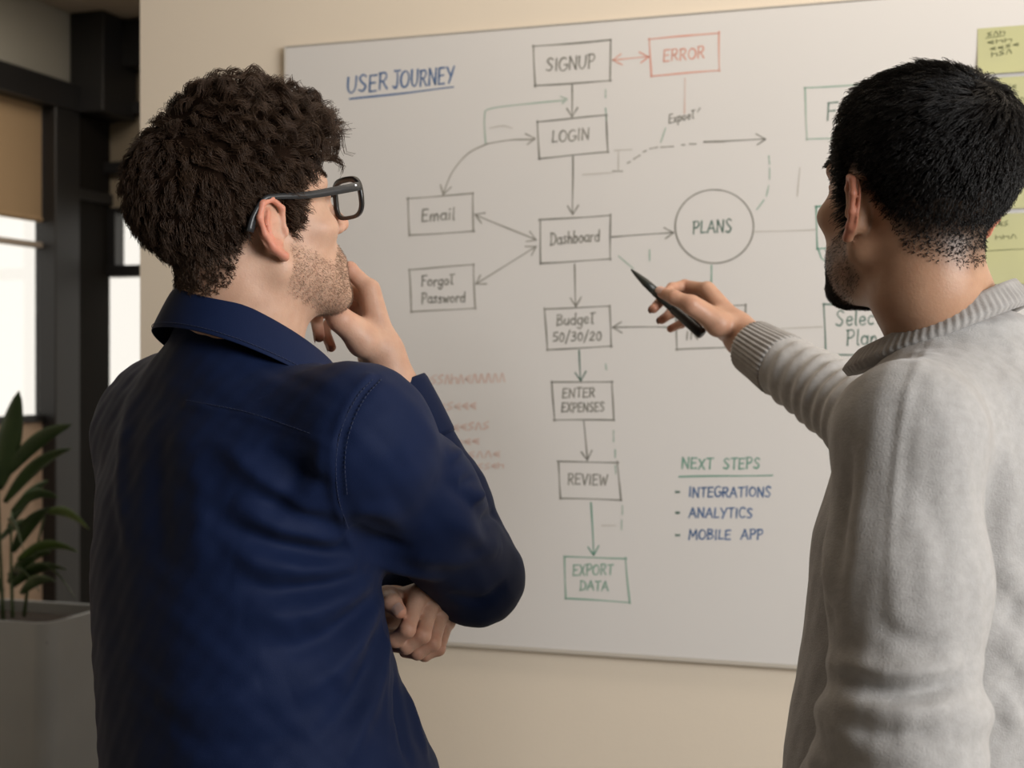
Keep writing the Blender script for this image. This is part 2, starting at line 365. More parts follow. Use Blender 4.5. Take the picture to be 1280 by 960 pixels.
# stroke alphabet, x 0..w, y 0 (baseline)..1 (cap height)
def arc(cx, cy, rx, ry, a0, a1, n=7):
    return [(cx + rx * math.cos(math.radians(a)), cy + ry * math.sin(math.radians(a))) for a in np.linspace(a0, a1, n)]
GL = {
 'A': (.75, [[(0, 0), (.38, 1)], [(.38, 1), (.75, 0)], [(.12, .36), (.64, .38)]]),
 'B': (.6, [[(.05, 0), (.05, 1)], [(.0, 1), (.4, .95), (.45, .72), (.08, .53)], [(.08, .53), (.5, .45), (.55, .15), (.0, .0)]]),
 'C': (.65, [arc(.38, .5, .36, .5, 50, 310)]),
 'D': (.68, [[(.08, 0), (.08, 1)], [(-.02, 1), (.4, .93), (.66, .55), (.5, .12), (-.02, 0)]]),
 'E': (.58, [[(.06, 0), (.06, 1)], [(.04, 1), (.55, 1)], [(.06, .52), (.46, .54)], [(.06, 0), (.56, .02)]]),
 'F': (.55, [[(.06, -.02), (.06, 1)], [(.02, 1), (.55, 1.02)], [(.06, .52), (.44, .54)]]),
 'G': (.7, [arc(.38, .5, .37, .5, 55, 330, 9), [(.72, .25), (.70, .44)], [(.44, .44), (.74, .44)]]),
 'I': (.22, [[(.11, 0), (.11, 1)]]),
 'J': (.55, [[(.1, 1.02), (.62, 1.02)], [(.4, 1), (.42, .3), (.28, -.02), (.02, .12)]]),
 'K': (.6, [[(.06, 0), (.06, 1)], [(.55, 1), (.1, .48)], [(.18, .55), (.6, 0)]]),
 'L': (.5, [[(.08, 1), (.06, .02)], [(.06, .02), (.5, .06)]]),
 'M': (.85, [[(.02, 0), (.1, 1)], [(.1, 1), (.4, .3)], [(.4, .3), (.72, 1)], [(.72, 1), (.82, 0)]]),
 'N': (.7, [[(.06, 0), (.06, 1)], [(.06, 1), (.62, 0)], [(.62, 0), (.64, 1)]]),
 'O': (.72, [arc(.36, .5, .35, .48, 100, 460, 11)]),
 'P': (.58, [[(.08, -.04), (.08, 1)], [(-.02, .98), (.42, 1), (.56, .74), (.38, .5), (.1, .46)]]),
 'R': (.62, [[(.06, 0), (.06, 1)], [(-.02, .98), (.42, 1), (.52, .74), (.36, .52), (.08, .48)], [(.25, .5), (.6, 0)]]),
 'S': (.58, [[(.54, .88), (.3, 1.02), (.07, .8), (.28, .53), (.52, .3), (.32, .0), (.02, .1)]]),
 'T': (.62, [[(.0, .99), (.64, 1.02)], [(.32, 1), (.32, 0)]]),
 'U': (.66, [[(.05, 1), (.06, .3), (.3, -.02), (.58, .25), (.62, 1)]]),
 'V': (.65, [[(.02, 1), (.32, 0)], [(.32, 0), (.64, 1)]]),
 'W': (.9, [[(.02, 1), (.2, 0)], [(.2, 0), (.45, .75)], [(.45, .75), (.66, 0)], [(.66, 0), (.9, 1)]]),
 'X': (.62, [[(.04, 1), (.58, 0)], [(.58, 1), (.02, 0)]]),
 'Y': (.66, [[(.02, 1), (.32, .5)], [(.66, 1.02), (.22, -.02)]]),
 'a': (.55, [arc(.26, .27, .24, .27, 40, 330, 8), [(.5, .55), (.5, .1), (.6, .0)]]),
 'b': (.52, [[(.06, 1), (.06, 0)], [(.06, .35), (.3, .58), (.5, .28), (.3, 0), (.06, .08)]]),
 'c': (.46, [arc(.27, .28, .24, .28, 50, 310)]),
 'd': (.55, [arc(.26, .27, .24, .27, 40, 330, 8), [(.5, 1), (.5, .0)]]),
 'e': (.5, [[(.06, .28), (.46, .33), (.36, .56), (.12, .5), (.06, .2), (.25, 0), (.48, .1)]]),
 'g': (.52, [arc(.26, .27, .24, .27, 40, 330, 8), [(.5, .55), (.48, -.15), (.28, -.38), (.04, -.25)]]),
 'h': (.52, [[(.06, 1), (.06, 0)], [(.06, .3), (.28, .56), (.46, .4), (.46, 0)]]),
 'i': (.18, [[(.09, .52), (.09, 0)], [(.09, .78), (.1, .86)]]),
 'l': (.2, [[(.1, 1), (.1, .1), (.2, 0)]]),
 'm': (.8, [[(.05, .52), (.05, 0)], [(.05, .3), (.22, .56), (.38, .4), (.38, 0)], [(.38, .3), (.56, .56), (.72, .4), (.74, 0)]]),
 'n': (.5, [[(.05, .52), (.05, 0)], [(.05, .3), (.26, .56), (.42, .4), (.46, 0)]]),
 'o': (.52, [arc(.26, .28, .23, .27, 100, 460, 9)]),
 'p': (.52, [[(.06, .55), (.04, -.4)], [(.06, .38), (.3, .58), (.5, .28), (.3, 0), (.06, .08)]]),
 'r': (.4, [[(.06, .52), (.06, 0)], [(.06, .3), (.2, .52), (.4, .5)]]),
 's': (.42, [[(.38, .48), (.2, .56), (.08, .42), (.26, .28), (.36, .12), (.2, 0), (.02, .06)]]),
 't': (.45, [[(.2, .95), (.2, .1), (.36, .02)], [(.0, .9), (.5, .93)]]),
 'u': (.5, [[(.05, .52), (.06, .12), (.26, 0), (.44, .2)], [(.46, .54), (.47, 0)]]),
 'w': (.7, [[(.03, .52), (.16, 0)], [(.16, 0), (.34, .42)], [(.34, .42), (.5, 0)], [(.5, 0), (.68, .54)]]),
 'x': (.45, [[(.04, .52), (.42, 0)], [(.42, .54), (.02, 0)]]),
 '0': (.5, [arc(.25, .4, .22, .42, 100, 460, 9)]),
 '2': (.5, [[(.04, .7), (.25, .92), (.44, .7), (.25, .35), (.02, .02)], [(.02, .02), (.5, .04)]]),
 '3': (.5, [[(.04, .85), (.3, .95), (.4, .7), (.18, .5)], [(.18, .5), (.46, .35), (.36, .05), (.02, .04)]]),
 '5': (.5, [[(.1, .9), (.46, .93)], [(.1, .9), (.08, .52)], [(.08, .52), (.42, .5), (.42, .12), (.04, .02)]]),
 '/': (.4, [[(.38, 1.1), (.0, -.2)]]), '-': (.4, [[(.05, .45), (.35, .45)]]), "'": (.2, [[(.1, 1), (.06, .8)]]), ' ': (.42, []),
}
def write(ink, text, a, b, h, w=2.1, slant=0.06):
    """letters along the pixel baseline a -> b, cap height h"""
    a = np.array(a, float); b = np.array(b, float)
    gap = 0.17; tot = sum(GL[c][0] for c in text) + gap * (len(text) - 1)
    L = np.linalg.norm(b - a); sx = L / tot; t = (b - a) / L; x = 0.0
    for c in text:
        gw, strokes = GL[c]; jy = rng.normal() * 0.025; jh = 1 + rng.normal() * 0.03
        for st in strokes:
            pts = [a + t * ((x + u + slant * v) * sx) + np.array([0, -1.0]) * (v * jh + jy) * h for u, v in st]
            if len(st) == 2: ink.stroke(pts, w, 3)
            else: ink.stroke(pts, w, 3 * len(st))
        x += gw + gap
def quad(ink, c, w=2.2):
    c = [np.array(p, float) for p in c]
    for i in range(4):
        a, b = c[i], c[(i + 1) % 4]; d = (b - a) / np.linalg.norm(b - a)
        ink.stroke([a - d * 1.2, b + d * 1.0], w)
def boxed(name_col, corners, lines, w=2.1, tcol=None):
    k = Ink(); quad(k, corners, w); k.build('box_outline', INK[name_col], wb)
    k = Ink()
    for tx, a, b, h in lines: write(k, tx, a, b, h, w * 1.0)
    k.build('lettering', INK[tcol or name_col], wb)
boxed('black', [(667, 58), (763, 50), (763, 101), (669, 107)], [('SIGNUP', (683, 89), (743, 84), 16)], 2.3)
boxed('red', [(812, 49), (899, 41), (899, 88), (814, 95)], [('ERROR', (829, 77), (880, 72), 14)], 2.2)
boxed('black', [(672, 152), (758, 144), (760, 190), (674, 198)], [('LOGIN', (690, 178), (736, 174), 14)])
boxed('black', [(675, 275), (763, 269), (763, 324), (676, 329)], [('Dashboard', (688, 306), (749, 301), 15)])
boxed('grey', [(510, 248), (591, 242), (592, 289), (512, 294)], [('Email', (527, 277), (568, 274), 15)], 2.1, 'black')
boxed('grey', [(512, 337), (592, 331), (594, 385), (514, 390)], [('Forgot', (527, 358), (567, 355), 13), ('Password', (527, 379), (581, 377), 13)], 2.1, 'black')
boxed('black', [(681, 386), (762, 383), (764, 433), (684, 437)], [('Budget', (696, 407), (743, 404), 14), ('50/30/20', (691, 427), (751, 425), 12)])
boxed('black', [(690, 478), (765, 477), (767, 525), (693, 525)], [('ENTER', (703, 497), (743, 496), 11), ('EXPENSES', (702, 515), (755, 514), 11)])
boxed('black', [(698, 577), (772, 578), (776, 625), (701, 623)], [('REVIEW', (710, 606), (759, 606), 13)])
boxed('mgreen', [(706, 696), (782, 698), (787, 753), (707, 748)], [('EXPORT', (716, 719), (766, 718), 13), ('DATA', (725, 738), (760, 738), 12)])
boxed('dgreen', [(1030, 380), (1128, 380), (1129, 444), (1032, 443)], [('Select', (1045, 407), (1102, 405), 19), ('Plan', (1058, 431), (1096, 430), 19)], 2.2)
boxed('black', [(845, 386), (932, 381), (932, 433), (846, 437)], [('IN', (857, 425), (873, 424), 11)], 2.0)
boxed('pgreen', [(1006, 110), (1100, 104), (1100, 170), (1009, 174)], [('FE', (1033, 150), (1064, 148), 21)], 2.2, 'dgreen')
k = Ink(); quad(k, [(1020, 258), (1100, 254), (1100, 310), (1022, 311)], 2.2); k.stroke([(1023, 312), (1029, 325), (1050, 326)], 1.8)
k.build('box_outline', INK['green'], wb)
k = Ink(); write(k, 'USER', (434, 116), (484, 111), 20, 2.6); write(k, 'JOURNEY', (491, 111), (567, 103), 20, 2.6)
k.stroke([(437, 124), (567, 109)], 2.4); k.build('heading', INK['blue'], wb)
k = Ink(); write(k, 'NEXT', (852, 586), (891, 586), 13, 2.2); write(k, 'STEPS', (904, 586), (949, 586), 13, 2.2); k.stroke([(849, 596), (966, 594)], 2.2); k.build('heading', INK['green'], wb)
k = Ink()
for tx, y, x1 in (('INTEGRATIONS', 621, 963), ('ANALYTICS', 647, 940)): write(k, tx, (861, y), (x1, y), 12, 2.2)
write(k, 'MOBILE', (861, 674), (913, 674), 12, 2.2); write(k, 'APP', (926, 674), (953, 674), 12, 2.2); k.build('list_lettering', INK['blue'], wb)
for y in (615, 641, 669): Ink().stroke([(845, y), (849, y)], 3.4, 3).build('bullet_mark', INK['dgreen'], wb)
k = Ink(); k.stroke(arc(893, 283, 49, -46, 80, 448, 25), 2.1, 60, 0.0); k.build('circle_outline', INK['black'], wb)
k = Ink(); write(k, 'PLANS', (866, 292), (914, 290), 15, 2.1); k.build('lettering', INK['dgreen'], wb)
for col, a, b, both in (('black', (715, 104), (715, 146), 0), ('black', (716, 196), (716, 268), 0), ('black', (718, 330), (720, 383), 0),
                        ('dgreen', (724, 438), (726, 476), 0), ('black', (730, 527), (734, 575), 0), ('green', (739, 628), (742, 694), 0),
                        ('red', (766, 75), (811, 71), 1), ('black', (765, 296), (842, 291), 0), ('grey', (594, 268), (670, 300), 1),
                        ('grey', (670, 308), (595, 355), 1), ('black', (843, 409), (766, 409), 0), ('black', (880, 177), (957, 174), 0)):
    Ink().arrow(a, b, both).build('arrow', INK[col], wb)
k = Ink(); k.stroke([(609, 180), (640, 175), (668, 174)], 2.1); k.arrowhead((669, 173), (650, 175)); k.stroke([(609, 180), (585, 192), (566, 214), (555, 240)], 2.0); k.arrowhead((554, 243), (560, 222)); k.build('arrow', INK['grey'], wb)
k = Ink(); k.stroke([(607, 179), (606, 145), (613, 136), (660, 130), (706, 125)], 2.0, 20); k.arrowhead((709, 124), (690, 127), 6); k.build('arrow', INK['pgreen'], wb)
for q in ([(889, 332), (889, 362)], [(1074, 449), (1074, 463)], [(830, 409), (844, 409)]): Ink().stroke(q, 2.2).build('connector', INK['green'], wb)
k = Ink()
for a, b in (((826, 184), (842, 183)), ((852, 181), (856, 181)), ((862, 180), (870, 180)), ((880, 178), (905, 177)), ((812, 186), (822, 184)), ((804, 190), (808, 188)), ((792, 199), (800, 194)), ((784, 204), (788, 202)), ((766, 214), (778, 214))): k.stroke([a, b], 2.0, 3)
tag(k.build('dashed_line', INK['grey'], wb), kind='stuff'); Ink().stroke([(773, 190), (773, 213)], 1.6).build('faded_mark', INK['ghost'], wb)
k = Ink()
for a, b in (((961, 195), (962, 205)), ((962, 210), (962, 224)), ((961, 232), (958, 245)), ((955, 250), (946, 262)), ((832, 160), (826, 178)), ((757, 112), (757, 122)), ((757, 135), (758, 150)), ((767, 538), (767, 552)), ((769, 562), (769, 572)), ((769, 582), (770, 592)), ((778, 632), (778, 643)), ((777, 650), (777, 662)), ((757, 455), (758, 462)), ((812, 312), (812, 326)), ((773, 320), (792, 336))): k.stroke([a, b], 1.8, 3)
tag(k.build('dashed_line', INK['pgreen'], wb), kind='stuff')
k = Ink(); write(k, 'Expoet', (836, 154), (868, 148), 11, 1.8); k.stroke([(872, 140), (875, 135)], 1.6, 3); k.build('lettering', INK['black'], wb)
k = Ink(); k.stroke([(856, 98), (856, 142)], 2.0); k.build('connector', INK['pink'], wb)
for q in ([(960, 411), (1028, 409)], [(940, 290), (1020, 287)], [(1000, 210), (997, 245)], [(612, 160), (628, 157), (640, 160)], [(728, 218), (765, 216)], [(752, 657), (770, 657)], [(768, 188), (790, 187)]): Ink().stroke(q, 1.6).build('faded_mark', INK['ghost'], wb)
def scrawl(ink, a, b, h, w):                                # half-erased writing nobody can read any more
    a = np.array(a, float); b = np.array(b, float); n = max(3, int((b[0] - a[0]) / 8.5))
    for i in range(n):
        p = a + (b - a) * (i + 0.15) / n; q = a + (b - a) * (i + 0.85) / n; kx = rng.integers(0, 4)
        if kx == 0: ink.stroke([p, p - (0, h)], w, 3); ink.stroke([p - (0, h * .5), q - (0, h * .6), q], w, 6)
        elif kx == 1: ink.stroke([q - (0, h), p - (0, h * .7), q - (0, h * .3), p], w, 8)
        elif kx == 2: ink.stroke([p, (p + q) / 2 - (0, h), q], w, 8)
        else: ink.stroke([q - (0, h * .8), p - (0, h * .5), q], w, 7); ink.stroke([p - (0, h * .4), q - (0, h * .4)], w, 3)
k = Ink()
scrawl(k, (512, 481), (632, 477), 11, 2.6); scrawl(k, (538, 513), (596, 511), 9, 2.4); scrawl(k, (556, 539), (612, 536), 9, 2.4)
scrawl(k, (568, 556), (600, 555), 8, 2.2); scrawl(k, (584, 573), (626, 571), 8, 2.2); scrawl(k, (596, 587), (630, 585), 7, 2.0)
tag(k.build('faded_lettering', INK['pink'], wb), kind='stuff')

# ------------------------------------------------------------------ sticky notes
M_note = mat('yellow_green_note', (0.54, 0.54, 0.285), 0.85, noise=(12, (0.52, 0.52, 0.29), 3), sheen=0.1)
M_noteink = mat('note_ink', (0.13, 0.14, 0.06), 0.8)
NOTES = [((1222, 36), (1222, 94), 84, 'yellow-green sticky note with three scribbled lines, topmost right of the dark-haired man'),
         ((1238, 98), (1238, 168), 84, 'yellow-green sticky note just below the topmost one, beside the dark hair'),
         ((1236, 180), (1236, 262), 84, 'yellow-green sticky note behind the crown of the man in grey'),
         ((1228, 268), (1228, 356), 56, 'lowest and narrowest yellow-green sticky note, above the grey sweater collar')]
for i, (tl, bl_, wpx, lab) in enumerate(NOTES):
    a, b = bpx(*tl), bpx(*bl_); n = 12; m = 12
    wd = wpx * 2.42 / F
    V = []
    for j in range(m + 1):
        for ii in range(n + 1):
            u, v = ii / n, j / m
            lift = 0.0010 + 0.007 * v ** 2.2 * (0.5 + 0.5 * abs(u - 0.5)) + 0.0012 * abs(math.sin(3 * u + i))
            V.append(a + (b - a) * v + E * wd * u + (-D) * lift)
    V = np.array(V); nb = len(V)
    Q = np.array([(j * (n + 1) + ii, (j + 1) * (n + 1) + ii, (j + 1) * (n + 1) + ii + 1, j * (n + 1) + ii + 1) for j in range(m) for ii in range(n)])
    Vb = V + D * 0.0003
    o = mesh_np('sticky_note', np.vstack([V, Vb]), [Q, Q[:, ::-1] + nb], M_note)
    tag(o, lab, 'note', 'sticky notes on the whiteboard')
    def proj(px, py, off, i=i, tl=tl, a=a, b=b, wd=wd, bl_=bl_):
        u = (px - tl[0]) / wpx; v = (py - tl[1]) / (bl_[1] - tl[1])
        lift = 0.0010 + 0.007 * max(v, 0) ** 2.2 * (0.5 + 0.5 * abs(u - 0.5)) + 0.0012 * abs(math.sin(3 * u + i))
        return a + (b - a) * v + E * wd * u + (-D) * (lift + 0.0004)
    k = Ink(project=proj)
    if i == 0:
        scrawl(k, (1232, 47), (1254, 45), 5, 1.2); k.stroke([(1231, 49), (1253, 47)], 1.0, 4)
        scrawl(k, (1232, 57), (1262, 55), 5, 1.2); scrawl(k, (1235, 65), (1270, 61), 4, 1.1); scrawl(k, (1237, 73), (1262, 70), 6, 1.3)
    else:
        scrawl(k, (tl[0] + 12, tl[1] + 16), (tl[0] + 30, tl[1] + 15), 6, 1.2)
        scrawl(k, (tl[0] + 14, tl[1] + 32), (tl[0] + 40, tl[1] + 31), 5, 1.1)
        k.stroke([(tl[0] + 4, tl[1] + 46), (tl[0] + 48, tl[1] + 45)], 0.9)
    k.build('lettering', M_noteink, o)
# ------------------------------------------------------------------ implicit modelling: distance fields turned into meshes
f32 = np.float32
def A3(p): return np.asarray(p, f32)
def ell(p, c, r):
    q = p - A3(c); r = A3(r)
    k0 = np.sqrt(((q / r) ** 2).sum(1)); k1 = np.sqrt(((q / (r * r)) ** 2).sum(1)) + 1e-9
    return k0 * (k0 - 1) / k1
def cone(p, a, b, ra, rb):                                   # capsule whose radius goes from ra to rb
    a = A3(a); ab = A3(b) - a; q = p - a
    t = np.clip((q @ ab) / (ab @ ab + 1e-12), 0, 1)
    return np.sqrt(((q - t[:, None] * ab) ** 2).sum(1)) - (ra + (rb - ra) * t)
def smin(a, b, k):
    h = np.maximum(k - np.abs(a - b), 0) / k
    return np.minimum(a, b) - h * h * k * 0.25
def smax(a, b, k): return -smin(-a, -b, k)
def chain(p, pts, rad, k=0.002):
    d = None
    for i in range(len(pts) - 1):
        e = cone(p, pts[i], pts[i + 1], rad[i], rad[i + 1]); d = e if d is None else smin(d, e, k)
    return d
def sstep(x, a, b):
    t = np.clip((x - a) / (b - a), 0, 1); return t * t * (3 - 2 * t)
def wav(p, s, seed=0):                                       # smooth pseudo noise in about -1..1
    r = np.random.default_rng(seed); out = 0
    for i in range(6):
        k = r.normal(size=3); k = k / np.linalg.norm(k) * s * (0.7 + 0.9 * r.random())
        out = out + np.sin(p @ A3(k) + f32(r.random() * 6.28))
    return out / 2.6
def loft(p, rows, ax_r, ax_f, pw=2.4):
    """stack of superellipse sections; rows = (z, cx, cy, half width along ax_r, half width along ax_f), z rising"""
    rows = np.asarray(rows, float); z = p[:, 2]
    cx, cy, a, b = (np.interp(z, rows[:, 0], rows[:, i]).astype(f32) for i in (1, 2, 3, 4))
    dx = p[:, 0] - cx; dy = p[:, 1] - cy
    u = np.abs(dx * f32(ax_r[0]) + dy * f32(ax_r[1])) / a; v = np.abs(dx * f32(ax_f[0]) + dy * f32(ax_f[1])) / b
    k = (u ** pw + v ** pw) ** (1 / pw)
    d = (k - 1) * np.minimum(a, b)
    return np.maximum(d, np.maximum(rows[0, 0] - z, z - rows[-1, 0]))
CORN = np.array([[i, j, k] for i in (0, 1) for j in (0, 1) for k in (0, 1)])
EDG = [(0, 1), (2, 3), (4, 5), (6, 7), (0, 2), (1, 3), (4, 6), (5, 7), (0, 4), (1, 5), (2, 6), (3, 7)]
def mesh_sdf(f, lo, hi, h, slack=1.3, relax=2):
    """surface nets over the blocks that the surface crosses"""
    lo = np.asarray(lo, float); hi = np.asarray(hi, float); B = 12
    nb = np.ceil((hi - lo) / (h * B)).astype(int)
    g = np.stack(np.meshgrid(*[np.arange(n) for n in nb], indexing='ij'), -1).reshape(-1, 3)
    cen = (lo + (g + 0.5) * B * h).astype(f32)
    dc = np.concatenate([f(cen[i:i + 200000]) for i in range(0, len(cen), 200000)])
    g = g[np.abs(dc) < B * h * 0.87 * slack + h]
    N = nb * B + 2
    key = lambda q: (q[..., 0].astype(np.int64) * N[1] + q[..., 1]) * N[2] + q[..., 2]
    loc = np.stack(np.meshgrid(*[np.arange(B + 1)] * 3, indexing='ij'), -1).reshape(-1, 3)
    VK = []; VP = []; QD = []
    S = B + 1
    for s in range(0, len(g), 120):
        gb = g[s:s + 120]; m = len(gb)
        idx = gb[:, None, :] * B + loc[None]
        pts = (lo + idx * h).astype(f32).reshape(-1, 3)
        d = f(pts).reshape(m, S, S, S)
        ins = d < 0
        c8 = np.stack([ins[:, i:i + B, j:j + B, k:k + B] for i, j, k in CORN], -1)
        act = c8.any(-1) & ~c8.all(-1)
        bi, ci, cj, ck = np.nonzero(act)
        if len(bi):
            dv = np.stack([d[bi, ci + i, cj + j, ck + k] for i, j, k in CORN], -1)
            sm = np.zeros((len(bi), 3)); cnt = np.zeros(len(bi))
            for a, b in EDG:
                da, db = dv[:, a], dv[:, b]; cr = (da < 0) != (db < 0)
                t = np.where(cr, da / np.where(cr, da - db, 1), 0)[:, None]
                sm += np.where(cr[:, None], CORN[a] + (CORN[b] - CORN[a]) * t, 0); cnt += cr
            cell = gb[bi] * B + np.stack([ci, cj, ck], 1)
            VK.append(key(cell)); VP.append(lo + (cell + sm / cnt[:, None]) * h)
        for ax in range(3):
            sl0 = [slice(0, B)] * 3; sl1 = list(sl0); sl1[ax] = slice(1, B + 1)
            i0 = ins[(slice(None), *sl0)]; i1 = ins[(slice(None), *sl1)]
            bi, a, b, c = np.nonzero(i0 != i1)
            if not len(bi): continue
            q = gb[bi] * B + np.stack([a, b, c], 1); fl = i0[bi, a, b, c]
            u, v = (ax + 1) % 3, (ax + 2) % 3
            eu = np.zeros(3, int); eu[u] = 1; ev = np.zeros(3, int); ev[v] = 1
            k4 = np.stack([key(q - eu - ev), key(q - ev), key(q), key(q - eu)], 1)
            k4 = np.where(fl[:, None], k4, k4[:, ::-1]); QD.append(k4)
    VK = np.concatenate(VK); VP = np.concatenate(VP); QD = np.concatenate(QD)
    o = np.argsort(VK); VK = VK[o]; VP = VP[o]
    ix = np.searchsorted(VK, QD); ix = np.clip(ix, 0, len(VK) - 1)
    ok = (VK[ix] == QD).all(1); Q = ix[ok]
    for _ in range(relax): VP = smooth_v(VP, Q, 0.5)
    return VP, Q
def smooth_v(V, Q, w):
    acc = np.zeros_like(V); cnt = np.zeros(len(V))
    for a, b in ((0, 1), (1, 2), (2, 3), (3, 0)):
        for i, j in ((a, b), (b, a)):
            for c in range(3): acc[:, c] += np.bincount(Q[:, i], V[Q[:, j], c], len(V))
            cnt += np.bincount(Q[:, i], minlength=len(V))
    m = cnt > 0; out = V.copy(); out[m] = V[m] * (1 - w) + acc[m] / cnt[m, None] * w
    return out
def normals(V, Q):
    n = np.cross(V[Q[:, 2]] - V[Q[:, 0]], V[Q[:, 3]] - V[Q[:, 1]]); N = np.zeros_like(V)
    for i in range(4):
        for c in range(3): N[:, c] += np.bincount(Q[:, i], n[:, c], len(V))
    return N / (np.linalg.norm(N, axis=1)[:, None] + 1e-12)
def trace(f, px, py, y0=0.85, y1=3.0):                       # where a sight line first meets a surface
    d = np.array([(px - CX) / F, 1.0, -(py - CY) / F]); t = y0
    for _ in range(90):
        v = float(f((np.array([[0, 0, CZ]]) + d * t).astype(f32))[0])
        if v < 0.0006: return np.array([0, 0, CZ]) + d * t
        t += max(v, 0.0005) * 0.7
        if t > y1: return None
    return np.array([0, 0, CZ]) + d * t
def seg_dist(V, a, b):
    ab = b - a; t = np.clip(((V - a) @ ab) / (ab @ ab + 1e-12), 0, 1)
    return np.linalg.norm(V - a - t[:, None] * ab, axis=1), t
def fold(V, N, f, poly, amp, width, taper=True, sharp=False, n=14):
    """raise (or press in) a soft ridge along a line lying on the surface"""
    q = spline(poly, n); pts = [trace(f, *p) for p in q]; pts = [p for p in pts if p is not None]
    keep = [pts[0]]
    for p in pts[1:]:
        if np.linalg.norm(p - keep[-1]) < 0.09: keep.append(p)
    if len(keep) < 2: return V
    K = np.array(keep); lo = K.min(0) - 3 * width; hi = K.max(0) + 3 * width
    sel = np.nonzero(((V > lo) & (V < hi)).all(1))[0]
    if not len(sel): return V
    X = V[sel]; best = np.full(len(sel), 9.0); tt = np.zeros(len(sel))
    for i in range(len(K) - 1):
        d, t = seg_dist(X, K[i], K[i + 1]); m = d < best
        best[m] = d[m]; tt[m] = (i + t[m]) / (len(K) - 1)
    g = np.exp(-(best / width) ** 2)
    if taper: g *= np.clip(np.sin(np.pi * np.clip(tt, 0.02, 0.98)), 0, 1) ** 0.6
    V = V.copy(); V[sel] += N[sel] * (amp * g)[:, None]
    return V
def frame(yaw, pitch=0.0, roll=0.0):
    """rows: right, forward, up of a head or body turned yaw degrees to the right of straight away, pitched up"""
    y, p, r = (math.radians(v) for v in (yaw, pitch, roll))
    right = np.array([math.cos(y), -math.sin(y), 0]); fwd = np.array([math.sin(y), math.cos(y), 0]); up = np.array([0, 0, 1.0])
    f2 = fwd * math.cos(p) + up * math.sin(p); u2 = up * math.cos(p) - fwd * math.sin(p)
    r2 = right * math.cos(r) + u2 * math.sin(r); u3 = u2 * math.cos(r) - right * math.sin(r)
    return np.array([r2, f2, u3])
def merge(parts):
    V = []; Q = []; C = []; n = 0
    for v, q, c in parts: V.append(v); Q.append(q + n); C.append(np.broadcast_to(np.asarray(c, float), (len(v), 3))); n += len(v)
    return np.concatenate(V), np.concatenate(Q), np.concatenate(C)

# ------------------------------------------------------------------ the head
def head_core(q):
    ax = np.abs(q[:, 0]); s = q.copy(); s[:, 0] = ax
    d = ell(q, (0, -.012, .052), (.077, .095, .080))
    d = smin(d, ell(q, (0, .030, .046), (.066, .061, .060)), .02)
    d = smin(d, ell(q, (0, .040, -.015), (.060, .052, .066)), .03)
    d = smin(d, cone(s, (.054, .000, -.040), (.018, .076, -.084), .016, .014), .035)
    d = smin(d, ell(q, (0, .084, -.086), (.022, .015, .015)), .02)
    d = smin(d, ell(q, (0, .035, -.050), (.047, .050, .045)), .03)
    d = smin(d, ell(s, (.050, .060, -.010), (.017, .018, .013)), .02)
    return d
def head_face(q, ears=True, tilt=.38):
    ax = np.abs(q[:, 0]); s = q.copy(); s[:, 0] = ax
    d = head_core(q)
    d = smin(d, cone(s, (.012, .091, .035), (.048, .076, .037), .006, .005), .014)
    d = smax(d, -ell(s, (.031, .101, .017), (.017, .014, .011)), .012)
    d = np.minimum(d, ell(s, (.031, .0765, .017), (.0122, .0122, .0122)))
    d = smin(d, chain(s, [(.020, .089, .021), (.032, .091, .0245), (.044, .083, .020)], (.0022, .0028, .0022)), .005)
    d = smin(d, chain(s, [(.021, .088, .012), (.032, .0885, .008), (.043, .082, .013)], (.002, .0026, .002)), .005)
    d = smin(d, cone(q, (0, .091, .026), (0, .116, -.012), .0062, .0088), .012)
    d = smin(d, ell(s, (.010, .104, -.016), (.007, .009, .006)), .008)
    d = smax(d, -ell(s, (.0062, .110, -.0225), (.003, .004, .003)), .003)
    d = smin(d, ell(q, (0, .086, -.052), (.027, .013, .020)), .018)
    d = smin(d, ell(q, (0, .0985, -.0485), (.021, .006, .0042)), .006)
    d = smin(d, ell(q, (0, .0965, -.0575), (.018, .006, .0050)), .006)
    d = smax(d, -ell(q, (0, .104, -.0528), (.022, .005, .0011)), .003)
    if ears: d = smin(d, ear(s, tilt), .005)
    return d
def ear(s, tilt=.38):
    # the ear lies in a plane that opens outwards towards the back
    q = s - A3((.0735, -.002, .001)); c, n = math.cos(tilt), math.sin(tilt)
    u = -(q[:, 1] * c - q[:, 0] * n); w = q[:, 0] * c + q[:, 1] * n     # u towards the back, w outwards
    p = np.stack([u, q[:, 2], w], 1)
    d = chain(p, [(-.007, .006, .003), (-.008, .020, .0055), (.003, .031, .0075), (.016, .029, .0078), (.0235, .016, .0078), (.0215, -.001, .0070), (.014, -.015, .0050)],
              (.0028, .0030, .0032, .0034, .0034, .0032, .0030), .003)
    d = smin(d, cone(p, (.013, -.016, .0045), (.002, -.027, .003), .0040, .0056), .006)
    d = smin(d, ell(p, (.010, .004, .0008), (.015, .027, .0026)), .003)
    d = smin(d, chain(p, [(.008, .021, .0040), (.0145, .010, .0055), (.0125, -.006, .0050), (.004, -.014, .0045)], (.0022, .0028, .0028, .0026), .002), .0022)
    d = smin(d, ell(p, (-.0065, -.003, .003), (.0040, .0060, .0038)), .004)
    d = smax(d, -ell(p, (.0035, -.001, .0050), (.0078, .0100, .0085)), .0025)
    return smin(d, cone(p, (.004, .012, -.006), (.004, -.014, -.006), .009, .009), .006)
